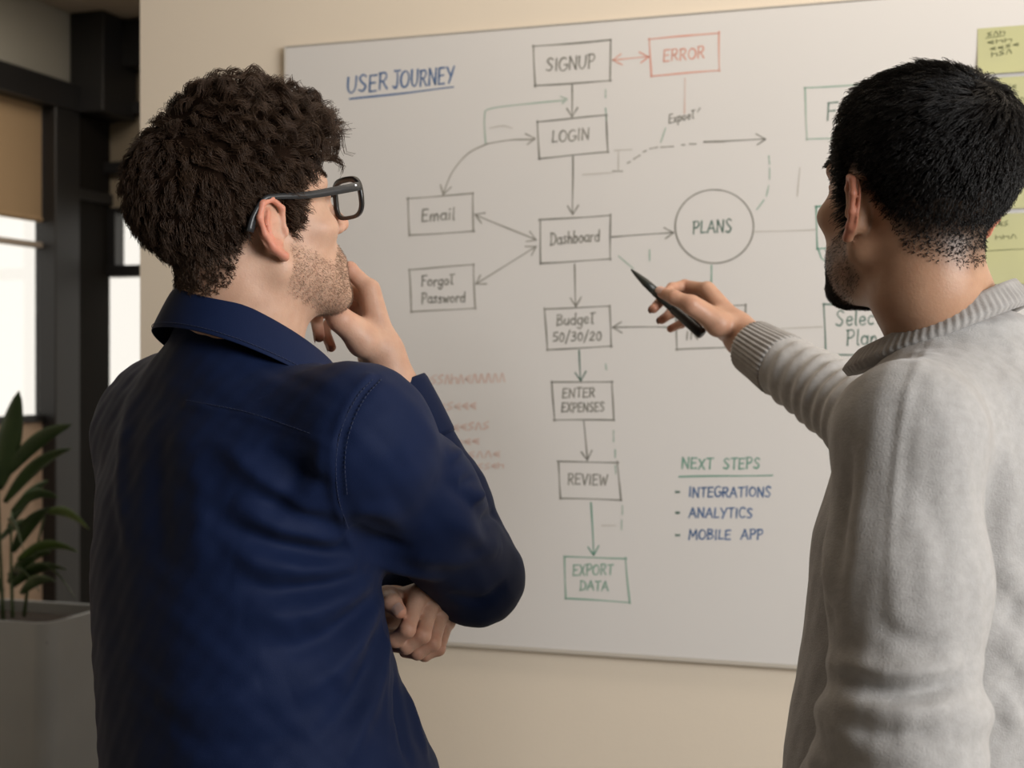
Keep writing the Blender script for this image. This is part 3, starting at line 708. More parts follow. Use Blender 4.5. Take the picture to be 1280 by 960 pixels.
# scalp: the lowest hair for a given y
HL_Y = [-.13, -.085, -.055, -.038, -.026, -.016, -.004, .010, .016, .024, .036, .044, .055, .070, .090, .12]
def hairline(y, nape, burn, front, temple=.050):
    return np.interp(y, HL_Y, [nape, nape, nape + .010, nape + .032, .004, .022, .031, .030, burn, burn, burn + .014, temple, temple + .016, front, front + .016, .2])
def ear_zone(q): return (np.abs(q[:, 0]) > .0745) & (q[:, 1] < .016) & (q[:, 1] > -.045) & (q[:, 2] < .036)
def beard_w(q, low=-.13):
    y, z = q[:, 1], q[:, 2]
    top = np.interp(y, [-.01, .004, .014, .030, .050, .064, .074, .088, .13], [-.06, -.040, -.012, -.020, -.036, -.044, -.034, -.030, -.034])
    bot = np.interp(y, [-.01, .02, .05, .09], [-.062, -.082, -.100, -.115])
    w = sstep(top - z, -.003, .010) * sstep(z - bot, -.004, .010) * sstep(y, -.010, .012)
    lips = (np.abs(q[:, 0]) < .022) & (y > .088) & (z < -.044) & (z > -.063)
    return np.where(lips, 0, w)

# ------------------------------------------------------------------ hands
FR = {'i': (.0098, .0086, .0078, .0066), 'm': (.0100, .0088, .0080, .0067), 'r': (.0096, .0083, .0075, .0064), 'p': (.0086, .0073, .0066, .0057)}
def hand_sdf(J, sc=1.0):
    """J: forearm F, wrist W (centre), thumb t (CMC, MCP, IP, tip), fingers i m r p (MCP, PIP, DIP, tip)"""
    J = {k: np.asarray(v, float) for k, v in J.items()}
    axis = J['W'] - J['F']; axis /= np.linalg.norm(axis)
    across = J['i'][0] - J['p'][0]; across = across - axis * (across @ axis); across /= np.linalg.norm(across)
    def f(p):
        d = None
        wi, wu = J['W'] + across * .011, J['W'] - across * .012
        fo = smin(cone(p, J['F'] + across * .012, wi, .027 * sc, .0190 * sc), cone(p, J['F'] - across * .014, wu, .027 * sc, .0180 * sc), .03)
        palm = None
        for k, s in (('i', .75), ('m', .3), ('r', -.25), ('p', -.75)):
            a = J['W'] + across * .020 * s + axis * .006; b = J[k][0]
            e = cone(p, a, b, .0150 * sc, (.0122 if k != 'p' else .0112) * sc); palm = e if palm is None else smin(palm, e, .012)
        th = cone(p, J['W'] + across * .014 + axis * .008, J['t'][0], .0165 * sc, .0165 * sc)
        th = smin(th, cone(p, J['t'][0], J['t'][1], .0165 * sc, .0115 * sc), .01)
        th = smin(th, cone(p, J['m'][0] * .35 + J['W'] * .65, J['t'][1], .013 * sc, .0105 * sc), .012)
        d = smin(smin(fo, palm, .018), th, .008)
        t = smin(cone(p, J['t'][1], J['t'][2], .0118 * sc, .0104 * sc), cone(p, J['t'][2], J['t'][3], .0105 * sc, .0080 * sc), .003)
        d = smin(d, t, .005)
        for k in 'imrp':
            r = [x * sc for x in FR[k]]; q = J[k]
            fg = chain(p, [q[0], q[1], q[2], q[3]], r, .0025)
            fg = smin(fg, ell(p, q[1], (r[1] * 1.05,) * 3), .002); fg = smin(fg, ell(p, q[2], (r[2] * 1.04,) * 3), .002)
            d = smin(d, fg, .0035)
        return d
    return f, J
def nail(mb_list, J, key, dorsal_hint, sc=1.0):
    pts = J[key]; tip = pts[3]; d = tip - pts[2]; L = np.linalg.norm(d); d /= L
    up = dorsal_hint - d * (dorsal_hint @ d); up /= np.linalg.norm(up); sd = np.cross(d, up)
    r = (FR[key][3] if key != 't' else .0082) * sc
    n, m = 8, 8; V = []
    for j in range(m + 1):
        for i in range(n + 1):
            u = -1 + 2 * i / n; v = -1 + 2 * j / m
            w = (1 - .18 * v * v) * (1 - .25 * max(0, v) ** 3)
            ang = u * .85 * w
            V.append(tip + d * (v * r * .85 + r * .10) + (up * math.cos(ang) + sd * math.sin(ang)) * (r * 1.045) - up * (0.10 * r * max(0, v) ** 2))
    Q = np.array([(j * (n + 1) + i, j * (n + 1) + i + 1, (j + 1) * (n + 1) + i + 1, (j + 1) * (n + 1) + i) for j in range(m) for i in range(n)])
    mb_list.append((np.array(V), Q, (.66, .42, .34)))

# ------------------------------------------------------------------ hair strands
def sample_surface(V, Q, n, rg, weight=None):
    T = np.vstack([Q[:, [0, 1, 2]], Q[:, [0, 2, 3]]]); a, b, c = V[T[:, 0]], V[T[:, 1]], V[T[:, 2]]
    cr = np.cross(b - a, c - a); ar = np.linalg.norm(cr, axis=1)
    w = ar if weight is None else ar * weight[T].mean(1)
    i = rg.choice(len(T), n, p=w / w.sum()); r1 = np.sqrt(rg.random(n))[:, None]; r2 = rg.random(n)[:, None]
    return a[i] * (1 - r1) + b[i] * r1 * (1 - r2) + c[i] * r1 * r2, cr[i] / (ar[i][:, None] + 1e-12)
def strand_mesh(name, G, r0, r1, m, parent):
    """G (n,k,3) strand points -> tapered three-sided tubes in one mesh"""
    n, k, _ = G.shape
    T = np.gradient(G, axis=1); T /= np.linalg.norm(T, axis=2, keepdims=True) + 1e-9
    ref = np.array([0.3, -0.8, 0.52]); U = np.cross(T, ref); U /= np.linalg.norm(U, axis=2, keepdims=True) + 1e-9; W = np.cross(T, U)
    rad = np.linspace(r0, r1, k)[None, :, None]; V = np.empty((n, k, 3, 3))
    for s in range(3):
        a = s * 2 * math.pi / 3; V[:, :, s] = G + rad * (U * math.cos(a) + W * math.sin(a))
    base = (np.arange(n) * k * 3)[:, None, None] + (np.arange(k - 1) * 3)[None, :, None]; s = np.arange(3); s1 = (s + 1) % 3
    Q = np.stack([base + s, base + s1, base + 3 + s1, base + 3 + s], -1).reshape(-1, 4)
    o = mesh_np(name, V.reshape(-1, 3), [Q], m, parent); o['kind'] = 'stuff'; return o
# ------------------------------------------------------------------ people
M_skin = mat('skin', (.6, .4, .3), 0.50, attr=True, noise=(55, (.90, .86, .84), 4), bump=(420, .25, .0009), sss=.18, spec=.4)
M_skin2 = mat('skin_tan', (.5, .33, .24), 0.46, attr=True, noise=(55, (.90, .86, .84), 4), bump=(420, .25, .0009), sss=.15, spec=.45)
M_navy = mat('navy_cotton', (.0048, .0115, .042), 0.68, noise=(14, (.006, .0135, .048), 5), bump=(900, .25, .0006), sheen=.02, spec=.12)
M_navy_stitch = mat('navy_stitching', (.012, .020, .055), 0.8)
M_knit = mat('heather_grey_knit', (.405, .395, .385), 0.95, noise=(150, (.36, .35, .338), 6), bump=(650, .5, .0012), sheen=.35, spec=.15)
M_hairA = mat('brown_hair', (.040, .022, .013), 0.5, noise=(30, (.062, .036, .022), 3), spec=.25)
M_hairB = mat('black_hair', (.0075, .006, .0052), 0.42, noise=(30, (.011, .009, .0078), 3), spec=.28)
M_capA = mat('brown_hair_base', (.014, .0075, .0045), 0.9, spec=.05)
M_capB = mat('black_hair_base', (.005, .004, .0035), 0.9, spec=.05)
M_stubA = mat('stubble_hair', (.20, .125, .08), 0.6)
M_stubB = mat('dark_beard_hair', (.014, .010, .008), 0.5)
M_jean = mat('dark_denim', (.018, .024, .04), 0.85, noise=(200, (.03, .038, .06), 3))
M_shoe = mat('black_leather', (.012, .011, .010), 0.4)

def skin_color(q, base, red, earz=True, beard=None, bw=0.0):
    """pigment by place on the head: redder ears and nose, lips, beard shadow"""
    n = len(q); c = np.tile(np.asarray(base, float), (n, 1)); ax = np.abs(q[:, 0])
    er = sstep(ax, .074, .084) * (q[:, 1] < .02) * (q[:, 1] > -.05) * (q[:, 2] < .045)
    nose = np.exp(-((q - A3((0, .115, -.012))) ** 2).sum(1) / .00022)
    c = c * (1 - .7 * er[:, None]) + np.asarray(red) * (.7 * er[:, None])
    c = c * (1 - .3 * nose[:, None]) + np.asarray(red) * (.3 * nose[:, None])
    lips = ((ax < .022) & (q[:, 1] > .094) & (q[:, 2] < -.0445) & (q[:, 2] > -.0625)).astype(float)[:, None]
    c = c * (1 - .6 * lips) + np.array((.40, .17, .14)) * .6 * lips
    if beard is not None:
        w = (beard_w(q) * bw * (.8 + .2 * wav(q.astype(f32), 260, 5)))[:, None]; c = c * (1 - w) + np.asarray(beard) * w
    ey = (ell(np.abs(q) * A3((1, 1, 0)) + q * A3((0, 0, 1)), (.031, .0765, .017), (.0126,) * 3) < .0006)[:, None]
    c = np.where(ey & (q[:, 1] > .084)[:, None], np.array((.62, .58, .54)), c)
    iris = ey[:, 0] & (((np.abs(q[:, 0]) - .031) ** 2 + (q[:, 2] - .017) ** 2) < .0055 ** 2) & (q[:, 1] > .085)
    c[iris] = (.05, .03, .02)
    return c

class Person:
    def __init__(s, H, R, sc): s.H = np.asarray(H, float); s.R = R; s.sc = sc
    def loc(s, p): return ((p - s.H.astype(p.dtype)) @ s.R.T.astype(p.dtype) / s.sc)
    def wor(s, q): return np.asarray(q) * s.sc @ s.R + s.H
def head_and_neck(P_, neck, torso_pts, tilt=.38):
    """head joined to the neck; neck = [(point, radius)...] from skull base down"""
    def f(p):
        q = P_.loc(p); d = head_face(q, True, tilt) * P_.sc
        k = chain(p, [n[0] for n in neck], [n[1] for n in neck], .03)
        for a, b, ra, rb in torso_pts: k = smin(k, cone(p, a, b, ra, rb), .03)
        return smin(d, k, .016)
    return f
def legs(hipc, ax_r, ax_f, feet, waist_z, hw, hd):
    def f(p):
        d = loft(p, [(hipc[2] - .12, hipc[0], hipc[1], hw, hd), (waist_z, hipc[0], hipc[1], hw * .93, hd * .95)], ax_r, ax_f, 2.6)
        for s in (-1, 1):
            h0 = np.array(hipc) + ax_r * (s * .095) + np.array([0, 0, -.05]); ft = np.array(feet[(s + 1) // 2])
            kn = (h0 * .5 + ft * .5) + ax_f * .03; kn[2] = .50; an = ft + np.array([0, 0, .10])
            d = smin(d, chain(p, [h0, kn, an], (.088, .068, .054), .03), .03)
        return d
    return f
def shoes(feet, ax_f, parent):
    for ft in feet:
        ft = np.array(ft)
        def f(p, ft=ft):
            d = cone(p, ft + ax_f * -.04 + np.array([0, 0, .045]), ft + ax_f * .15 + np.array([0, 0, .033]), .042, .034)
            d = smin(d, cone(p, ft + np.array([0, 0, .05]), ft + np.array([0, 0, .11]), .044, .05), .03)
            return smax(d, .004 - p[:, 2], .004)
        V, Q = mesh_sdf(f, ft + [-.28, -.28, 0], ft + [.28, .28, .2], .007)
        mesh_np('shoe', V, [Q], M_shoe, parent)
def sleeve_tube(name, path, rad, th, mt, parent, n=72, rib=0, ribamp=0.0, flare=0.0, off=None):
    """open-ended tube with thickness (cuffs, ribbed bands); off = ring centre axis frames follow the path"""
    path = spline(path, 16); m = len(path); rad = np.interp(np.linspace(0, 1, m), np.linspace(0, 1, len(rad)), rad)
    T = np.gradient(path, axis=0); T /= np.linalg.norm(T, axis=1)[:, None]
    ref = np.array([.2, -.9, .3]); rings = []
    prof = [(i, 0.0) for i in range(m)] + [(m - 1, -th)] + [(i, -th) for i in range(m - 1, -1, -1)]
    V = []
    for i, o in prof:
        u = np.cross(T[i], ref); u /= np.linalg.norm(u); w = np.cross(T[i], u)
        for k in range(n):
            a = 2 * math.pi * k / n
            r = rad[i] + o + (ribamp * math.cos(rib * a) if rib else 0) * (1 if o == 0 else 0)
            if o == 0 and i in (0, m - 1): r -= th * .35
            V.append(path[i] + r * (u * math.cos(a) + w * math.sin(a)))
    L = len(prof)
    Q = [(i * n + k, i * n + (k + 1) % n, ((i + 1) % L) * n + (k + 1) % n, ((i + 1) % L) * n + k) for i in range(L) for k in range(n)]
    return mesh_np(name, np.array(V), [np.array(Q)[:, ::-1]], mt, parent)
def ribbon_on(name, V_f, poly, w, hgt, mt, parent, n=40, dash=None):
    """raised seam or a row of stitches lying on the surface f along a sight-line polyline"""
    q = spline(poly, n); pts = [trace(V_f, *p) for p in q]; pts = [p for p in pts if p is not None]
    K = [pts[0]]
    for p in pts[1:]:
        if np.linalg.norm(p - K[-1]) < .05: K.append(p)
    K = np.array(K); K = K + (np.array([0, 0, CZ]) - K) * .0011
    if dash is None: return MB().tube(K, w, 6).build(name, mt, parent, True)
    mb = MB(); L = np.concatenate([[0], np.cumsum(np.linalg.norm(np.diff(K, axis=0), axis=1))])
    s = 0
    while s + dash < L[-1]:
        a = np.array([np.interp(t, L, K[:, c]) for t in (s, s + dash * .65) for c in range(3)]).reshape(2, 3)
        mb.tube(a, w, 4); s += dash
    o = mb.build(name, mt, parent); o['kind'] = 'stuff'; return o

# ================================================================== man in the navy shirt (left)
A_r = frame(50)[0]; A_f = frame(50)[1]
PA = Person((-.2735, 1.396, 1.607), frame(52, 16, 0), .985)
A_sR = P(447, 536, 1.305); A_eR = P(597, 722, 1.515); A_wR = P(492, 478, 1.52)
A_sL = np.array([-.384, 1.550, 1.405]); A_eL = np.array([-.345, 1.70, 1.13]); A_wL = P(500, 741, 1.560)
A_C = np.array([-.29, 1.42])
A_rows = [(.84, -.245, 1.44, .205, .170), (.98, -.250, 1.435, .200, .165), (1.06, -.256, 1.43, .190, .158), (1.15, -.278, 1.425, .176, .142),
          (1.24, -.292, 1.425, .176, .130), (1.33, -.294, 1.425, .178, .122), (1.40, -.292, 1.425, .166, .108), (1.455, -.290, 1.42, .116, .082),
          (1.50, -.287, 1.415, .060, .058), (1.525, -.285, 1.415, .055, .055)]
A_neckbase = np.array([-.285, 1.415, 1.47]); A_neckmid = np.array([-.278, 1.405, 1.545])
def A_base(p):
    d = loft(p, A_rows, A_r, A_f, 2.35)
    # trapezius slopes, shoulders
    d = smin(d, cone(p, A_neckbase + [0, 0, -.042], A_sR + [0, 0, -.004], .044, .056), .045)
    d = smin(d, cone(p, A_neckbase + [0, 0, -.006], A_sL + [0, 0, .002], .050, .060), .06)
    d = smin(d, cone(p, (-.275, 1.372, 1.375), A_sR + [-.004, .004, -.022], .066, .056), .05)
    arm = chain(p, [A_sR, A_sR * .55 + A_eR * .45, A_eR], (.061, .062, .0515), .03)
    fore = chain(p, [A_eR, A_eR * .6 + A_wR * .4, A_eR * .12 + A_wR * .88], (.0515, .0475, .0355), .02)
    arm = smin(arm, fore, .012)
    d = smin(d, arm, .028)
    armL = chain(p, [A_sL, A_eL, A_eL * .1 + A_wL * .9], (.062, .054, .040), .02)
    return smin(d, armL, .09)
def build_shirt_A(parent):
    f = A_base
    V, Q = mesh_sdf(f, (-.58, 1.12, .86), (.06, 1.88, 1.56), .0032)
    V = V.astype(np.float64); N = normals(V, Q)
    def g(line, amp, w, **k):
        nonlocal V; V = fold(V, N, f, line, amp * (1.0 if abs(amp) < .0024 else 1.5), w, **k)
    # back folds pulling towards the right armpit
    for line, amp, w in (
        ([(418, 640), (372, 622), (318, 590), (282, 560)], .0055, .011), ([(412, 606), (368, 588), (322, 556)], -.004, .009),
        ([(430, 676), (392, 668), (340, 655), (286, 622)], .0065, .011), ([(440, 694), (396, 690), (340, 678), (270, 652)], -.005, .010),
        ([(448, 706), (404, 712), (350, 708), (290, 690)], .0065, .012), ([(456, 716), (412, 728), (350, 738), (290, 728)], -.0055, .011),
        ([(470, 726), (430, 748), (372, 768), (300, 768)], .0065, .013), ([(474, 740), (440, 772), (392, 804), (322, 816)], -.0055, .012),
        ([(478, 748), (454, 790), (420, 836), (360, 868)], .006, .013), ([(482, 770), (466, 822), (436, 880), (392, 930)], -.0045, .012),
        ([(486, 790), (474, 850), (452, 910), (430, 955)], .005, .011), ([(240, 560), (250, 640), (244, 720)], .003, .016),
        ([(200, 520), (196, 620), (206, 720)], -.003, .018), ([(160, 500), (152, 600), (160, 700)], .003, .014),
        ([(330, 860), (260, 880), (190, 872)], .004, .014), ([(390, 920), (300, 935), (210, 915)], -.004, .014),
        ([(404, 540), (396, 600), (376, 640)], .003, .010), ([(376, 560), (360, 610), (330, 640)], -.003, .010),
        ([(500, 820), (512, 880), (536, 950)], .004, .009), ([(494, 840), (500, 900), (512, 955)], -.005, .007), ([(290, 430), (330, 470), (400, 500)], .0015, .02),
        # right sleeve
        ([(446, 700), (480, 706), (520, 716), (556, 726)], .004, .010), ([(436, 660), (470, 676), (516, 690)], -.0035, .010),
        ([(440, 640), (476, 640), (520, 662)], .003, .012), ([(560, 640), (590, 668), (622, 690)], .0035, .010), ([(545, 600), (584, 622), (610, 650)], -.003, .009),
        ([(560, 740), (600, 752), (636, 728)], -.003, .009), ([(530, 700), (580, 700), (630, 680)], .003, .012),
        ([(470, 560), (520, 600), (560, 650)], .0015, .02),
        # forearm, seen behind the upper arm
        ([(560, 575), (578, 562)], .004, .007), ([(576, 606), (602, 592)], -.004, .007), ([(590, 628), (612, 610)], .0045, .007), ([(606, 652), (630, 632)], -.0045, .007)):
        g(line, amp, w)
    # armhole seam, yoke seam and side seam: narrow puckered ridges
    g([(462, 470), (440, 496), (422, 534), (415, 574), (418, 620), (430, 660), (446, 694)], .0020, .0042, taper=False, n=26)
    g([(474, 472), (452, 496), (433, 534), (426, 574), (429, 618)], -.0010, .0035, taper=False, n=22)
    g([(232, 505), (300, 518), (352, 534), (412, 556)], .0016, .0036, taper=False, n=24)
    g([(478, 752), (482, 800), (482, 850), (485, 956)], .0018, .0036, n=22)
    V = V + N * (.0011 * wav(V, 60, 11) + .0005 * wav(V, 210, 12))[:, None]
    V = smooth_v(V, Q, .35)
    sh = mesh_np('shirt', V, [Q], M_navy, parent)
    for ln in ([(466, 474), (445, 498), (427, 536), (420, 576), (423, 622), (436, 662)], [(232, 500), (300, 513), (352, 529), (412, 551)],
               [(477, 474), (456, 498), (438, 536), (431, 576), (434, 620)]):
        ribbon_on('stitching', f, ln, .0005, 0, M_navy_stitch, sh, 26, .0046)
    return sh
def ring_collar(parent):
    """turn-down shirt collar: closed profile swept round the neck"""
    n = 97; V = []; prof_n = 11
    c = np.array([-.281, 1.408])
    for k in range(n):
        a = math.radians(-158 + 316 * k / (n - 1))           # 0 = back of the neck, positive towards his right
        dirv = -A_f * math.cos(a) + A_r * math.sin(a)
        fr = (1 - math.cos(a)) / 2                            # 0 back, 1 front
        zt = 1.553 - .088 * fr ** 1.15
        rt = .066 + .012 * fr
        drop = .040 + .020 * fr ** 2; out = .020 + .012 * fr
        base = lambda r, z: np.array([c[0], c[1], 0]) + dirv * r + np.array([0, 0, z]) + A_f * (.022 * fr)
        P_ = [(rt - .001, zt - .034), (rt - .0015, zt - .012), (rt - .0005, zt - .002), (rt + .0025, zt), (rt + .0055, zt - .003), (rt + .0055 + out * .35, zt - drop * .4),
              (rt + .004 + out, zt - drop), (rt + .003 + out, zt - drop - .0014), (rt + .001 + out, zt - drop), (rt + .002 + out * .3, zt - drop * .42), (rt + .002, zt - .010)]
        wv = .0012 * math.sin(a * 5.3) * fr
        for i, (r, z) in enumerate(P_): V.append(base(r + (wv if i in (5, 6, 7, 8) else 0), z))
    Q = [(k * prof_n + i, k * prof_n + (i + 1) % prof_n, (k + 1) * prof_n + (i + 1) % prof_n, (k + 1) * prof_n + i) for k in range(n - 1) for i in range(prof_n)]
    Fs = [np.array(Q)]
    o = mesh_np('collar', np.array(V), Fs, M_navy, parent)
    md = o.modifiers.new('soft', 'SUBSURF'); md.levels = 1; md.render_levels = 1
    # stitch line near the fall edge
    Vn = np.array(V).reshape(n, prof_n, 3); K = Vn[:, 6] * .84 + Vn[:, 5] * .16
    mb = MB(); L = np.concatenate([[0], np.cumsum(np.linalg.norm(np.diff(K, axis=0), axis=1))]); s = 0
    out_ = K - np.array([c[0], c[1], 0]); out_[:, 2] = 0; out_ /= np.linalg.norm(out_, axis=1)[:, None]; K = K + out_ * .0006
    while s + .004 < L[-1]:
        mb.tube(np.array([np.interp(t, L, K[:, cc]) for t in (s, s + .0026) for cc in range(3)]).reshape(2, 3), .00045, 4); s += .004
    st = mb.build('stitching', M_navy_stitch, o); st['kind'] = 'stuff'
    return o

personA = empty('person', (-.28, 1.43, 0), 'man with curly brown hair in a dark navy shirt, hand held to his chin', 'person')
SK_A = (.60, .375, .265); RED_A = (.66, .22, .145)
neckA = [(PA.wor((0, -.028, -.035)), .052), (A_neckmid + [.004, -.002, 0], .057), (A_neckbase, .068)]
fA = head_and_neck(PA, neckA, [(A_neckbase + [0, 0, -.03], A_sR * .5 + A_neckbase * .5 - [0, 0, .03], .05, .04), (A_neckbase + [0, 0, -.03], A_sL * .5 + A_neckbase * .5 - [0, 0, .03], .05, .04)], .15)
VA, QA = mesh_sdf(fA, (-.42, 1.24, 1.40), (-.10, 1.56, 1.78), .0017)
qA = PA.loc(VA); cA = skin_color(qA, SK_A, RED_A, True, (.38, .245, .17), .45)
hlA = lambda y: hairline(y, -.050, -.008, .072)
wA = (sstep(qA[:, 2] - hlA(qA[:, 1]), -.006, .022) * (~ear_zone(qA)) * (np.abs(head_face(qA.astype(f32), False)) < .045) * .8)[:, None]
cA = cA * (1 - wA) + np.array((.06, .036, .024)) * wA
# right hand at the chin
JA1 = dict(F=A_eR * .45 + A_wR * .55, W=P(478, 446, 1.512), t=[P(454, 426, 1.482), P(426, 400, 1.462), P(406, 380, 1.466), P(392, 370, 1.476)],
           i=[P(462, 362, 1.503), P(437, 337, 1.502), P(421, 342, 1.512), P(410, 355, 1.512)],
           m=[P(462, 372, 1.524), P(428, 358, 1.536), P(411, 374, 1.532), P(409, 392, 1.522)],
           r=[P(460, 385, 1.543), P(416, 373, 1.558), P(395, 396, 1.546), P(399, 421, 1.534)],
           p=[P(458, 399, 1.556), P(422, 392, 1.572), P(405, 412, 1.558), P(414, 434, 1.540)])
fh1, JA1 = hand_sdf(JA1)
Vh1, Qh1 = mesh_sdf(fh1, P(380, 500, 1.40) * [1, 1, 1] - [.03, .02, .03], P(540, 310, 1.64), .0014)
# left hand tucked under the right elbow
JA2 = dict(F=A_eL * .35 + A_wL * .65, W=P(497, 764, 1.530), t=[P(488, 764, 1.500), P(484, 748, 1.470), P(490, 754, 1.442), P(499, 764, 1.432)],
           i=[P(523, 742, 1.470), P(509, 787, 1.432), P(494, 800, 1.440), P(482, 798, 1.455)],
           m=[P(539, 751, 1.482), P(528, 794, 1.446), P(508, 808, 1.448), P(494, 808, 1.462)],
           r=[P(551, 762, 1.496), P(541, 804, 1.464), P(522, 816, 1.462), P(506, 815, 1.474)],
           p=[P(558, 776, 1.512), P(548, 811, 1.484), P(531, 819, 1.480), P(516, 817, 1.488)])
fh2, JA2 = hand_sdf(JA2)
Vh2, Qh2 = mesh_sdf(fh2, P(470, 850, 1.40) - [.06, .03, .01], P(580, 715, 1.66) + [.01, 0, .01], .0014)
def A_under(p):
    d = loft(p, [(r_[0], r_[1], r_[2], r_[3] - .02, r_[4] - .02) for r_ in A_rows if r_[0] < 1.49], A_r, A_f)
    for s_, e_, w_ in ((A_sR, A_eR, A_wR), (A_sL, A_eL, A_wL)):
        d = smin(d, chain(p, [s_ - [0, 0, .012], e_, w_], (.044, .034, .022), .02), .02)
    return d
Vu, Qu = mesh_sdf(A_under, (-.56, 1.12, .84), (.06, 1.88, 1.5), .008)
feetA = [np.array([-.36, 1.50, 0]), np.array([-.20, 1.33, 0])]
nl = []
nail(nl, JA1, 't', np.array([-.2, -.9, .35])); nail(nl, JA1, 'p', np.array([-1, -.1, .1])); nail(nl, JA1, 'r', np.array([-1, -.1, .1])); nail(nl, JA2, 't', np.array([.2, -1, .1]))
def hand_tint(V, base, J):
    c = np.tile(np.asarray(base, float), (len(V), 1)); w = np.zeros(len(V))
    for k in 'imrpt':
        for jn, s in ((3, .55), (1, .40), (2, .25)):
            w = np.maximum(w, s * np.exp(-((V - J[k][jn]) ** 2).sum(1) / .00016))
    return c * (1 - w[:, None]) + np.array((.62, .25, .17)) * w[:, None]
SK_H = (.62, .385, .275)
Vb, Qb, Cb = merge([(VA, QA, cA), (Vh1, Qh1, hand_tint(Vh1, SK_H, JA1)), (Vh2, Qh2, hand_tint(Vh2, SK_H, JA2)), (Vu, Qu, SK_A)] + nl)
mesh_np('body', Vb, [Qb], M_skin, personA, color=Cb)
shirtA = build_shirt_A(personA)
ring_collar(shirtA)
u = A_wR - A_eR; Lf = np.linalg.norm(u); u /= Lf
sleeve_tube('cuff', [A_wR - u * .076, A_wR - u * .04, A_wR - u * .004], (.0425, .0405, .0372), .003, M_navy, shirtA)
u = A_wL - A_eL; u /= np.linalg.norm(u)
sleeve_tube('cuff', [A_wL - u * .080, A_wL - u * .04, A_wL - u * .008], (.044, .043, .041), .003, M_navy, shirtA)
V, Q = mesh_sdf(legs((-.27, 1.43, .93), A_r, A_f, feetA, 1.02, .165, .125), (-.55, 1.15, .06), (.05, 1.75, 1.04), .009)
mesh_np('trousers', V, [Q], M_jean, personA); shoes(feetA, A_f, personA)

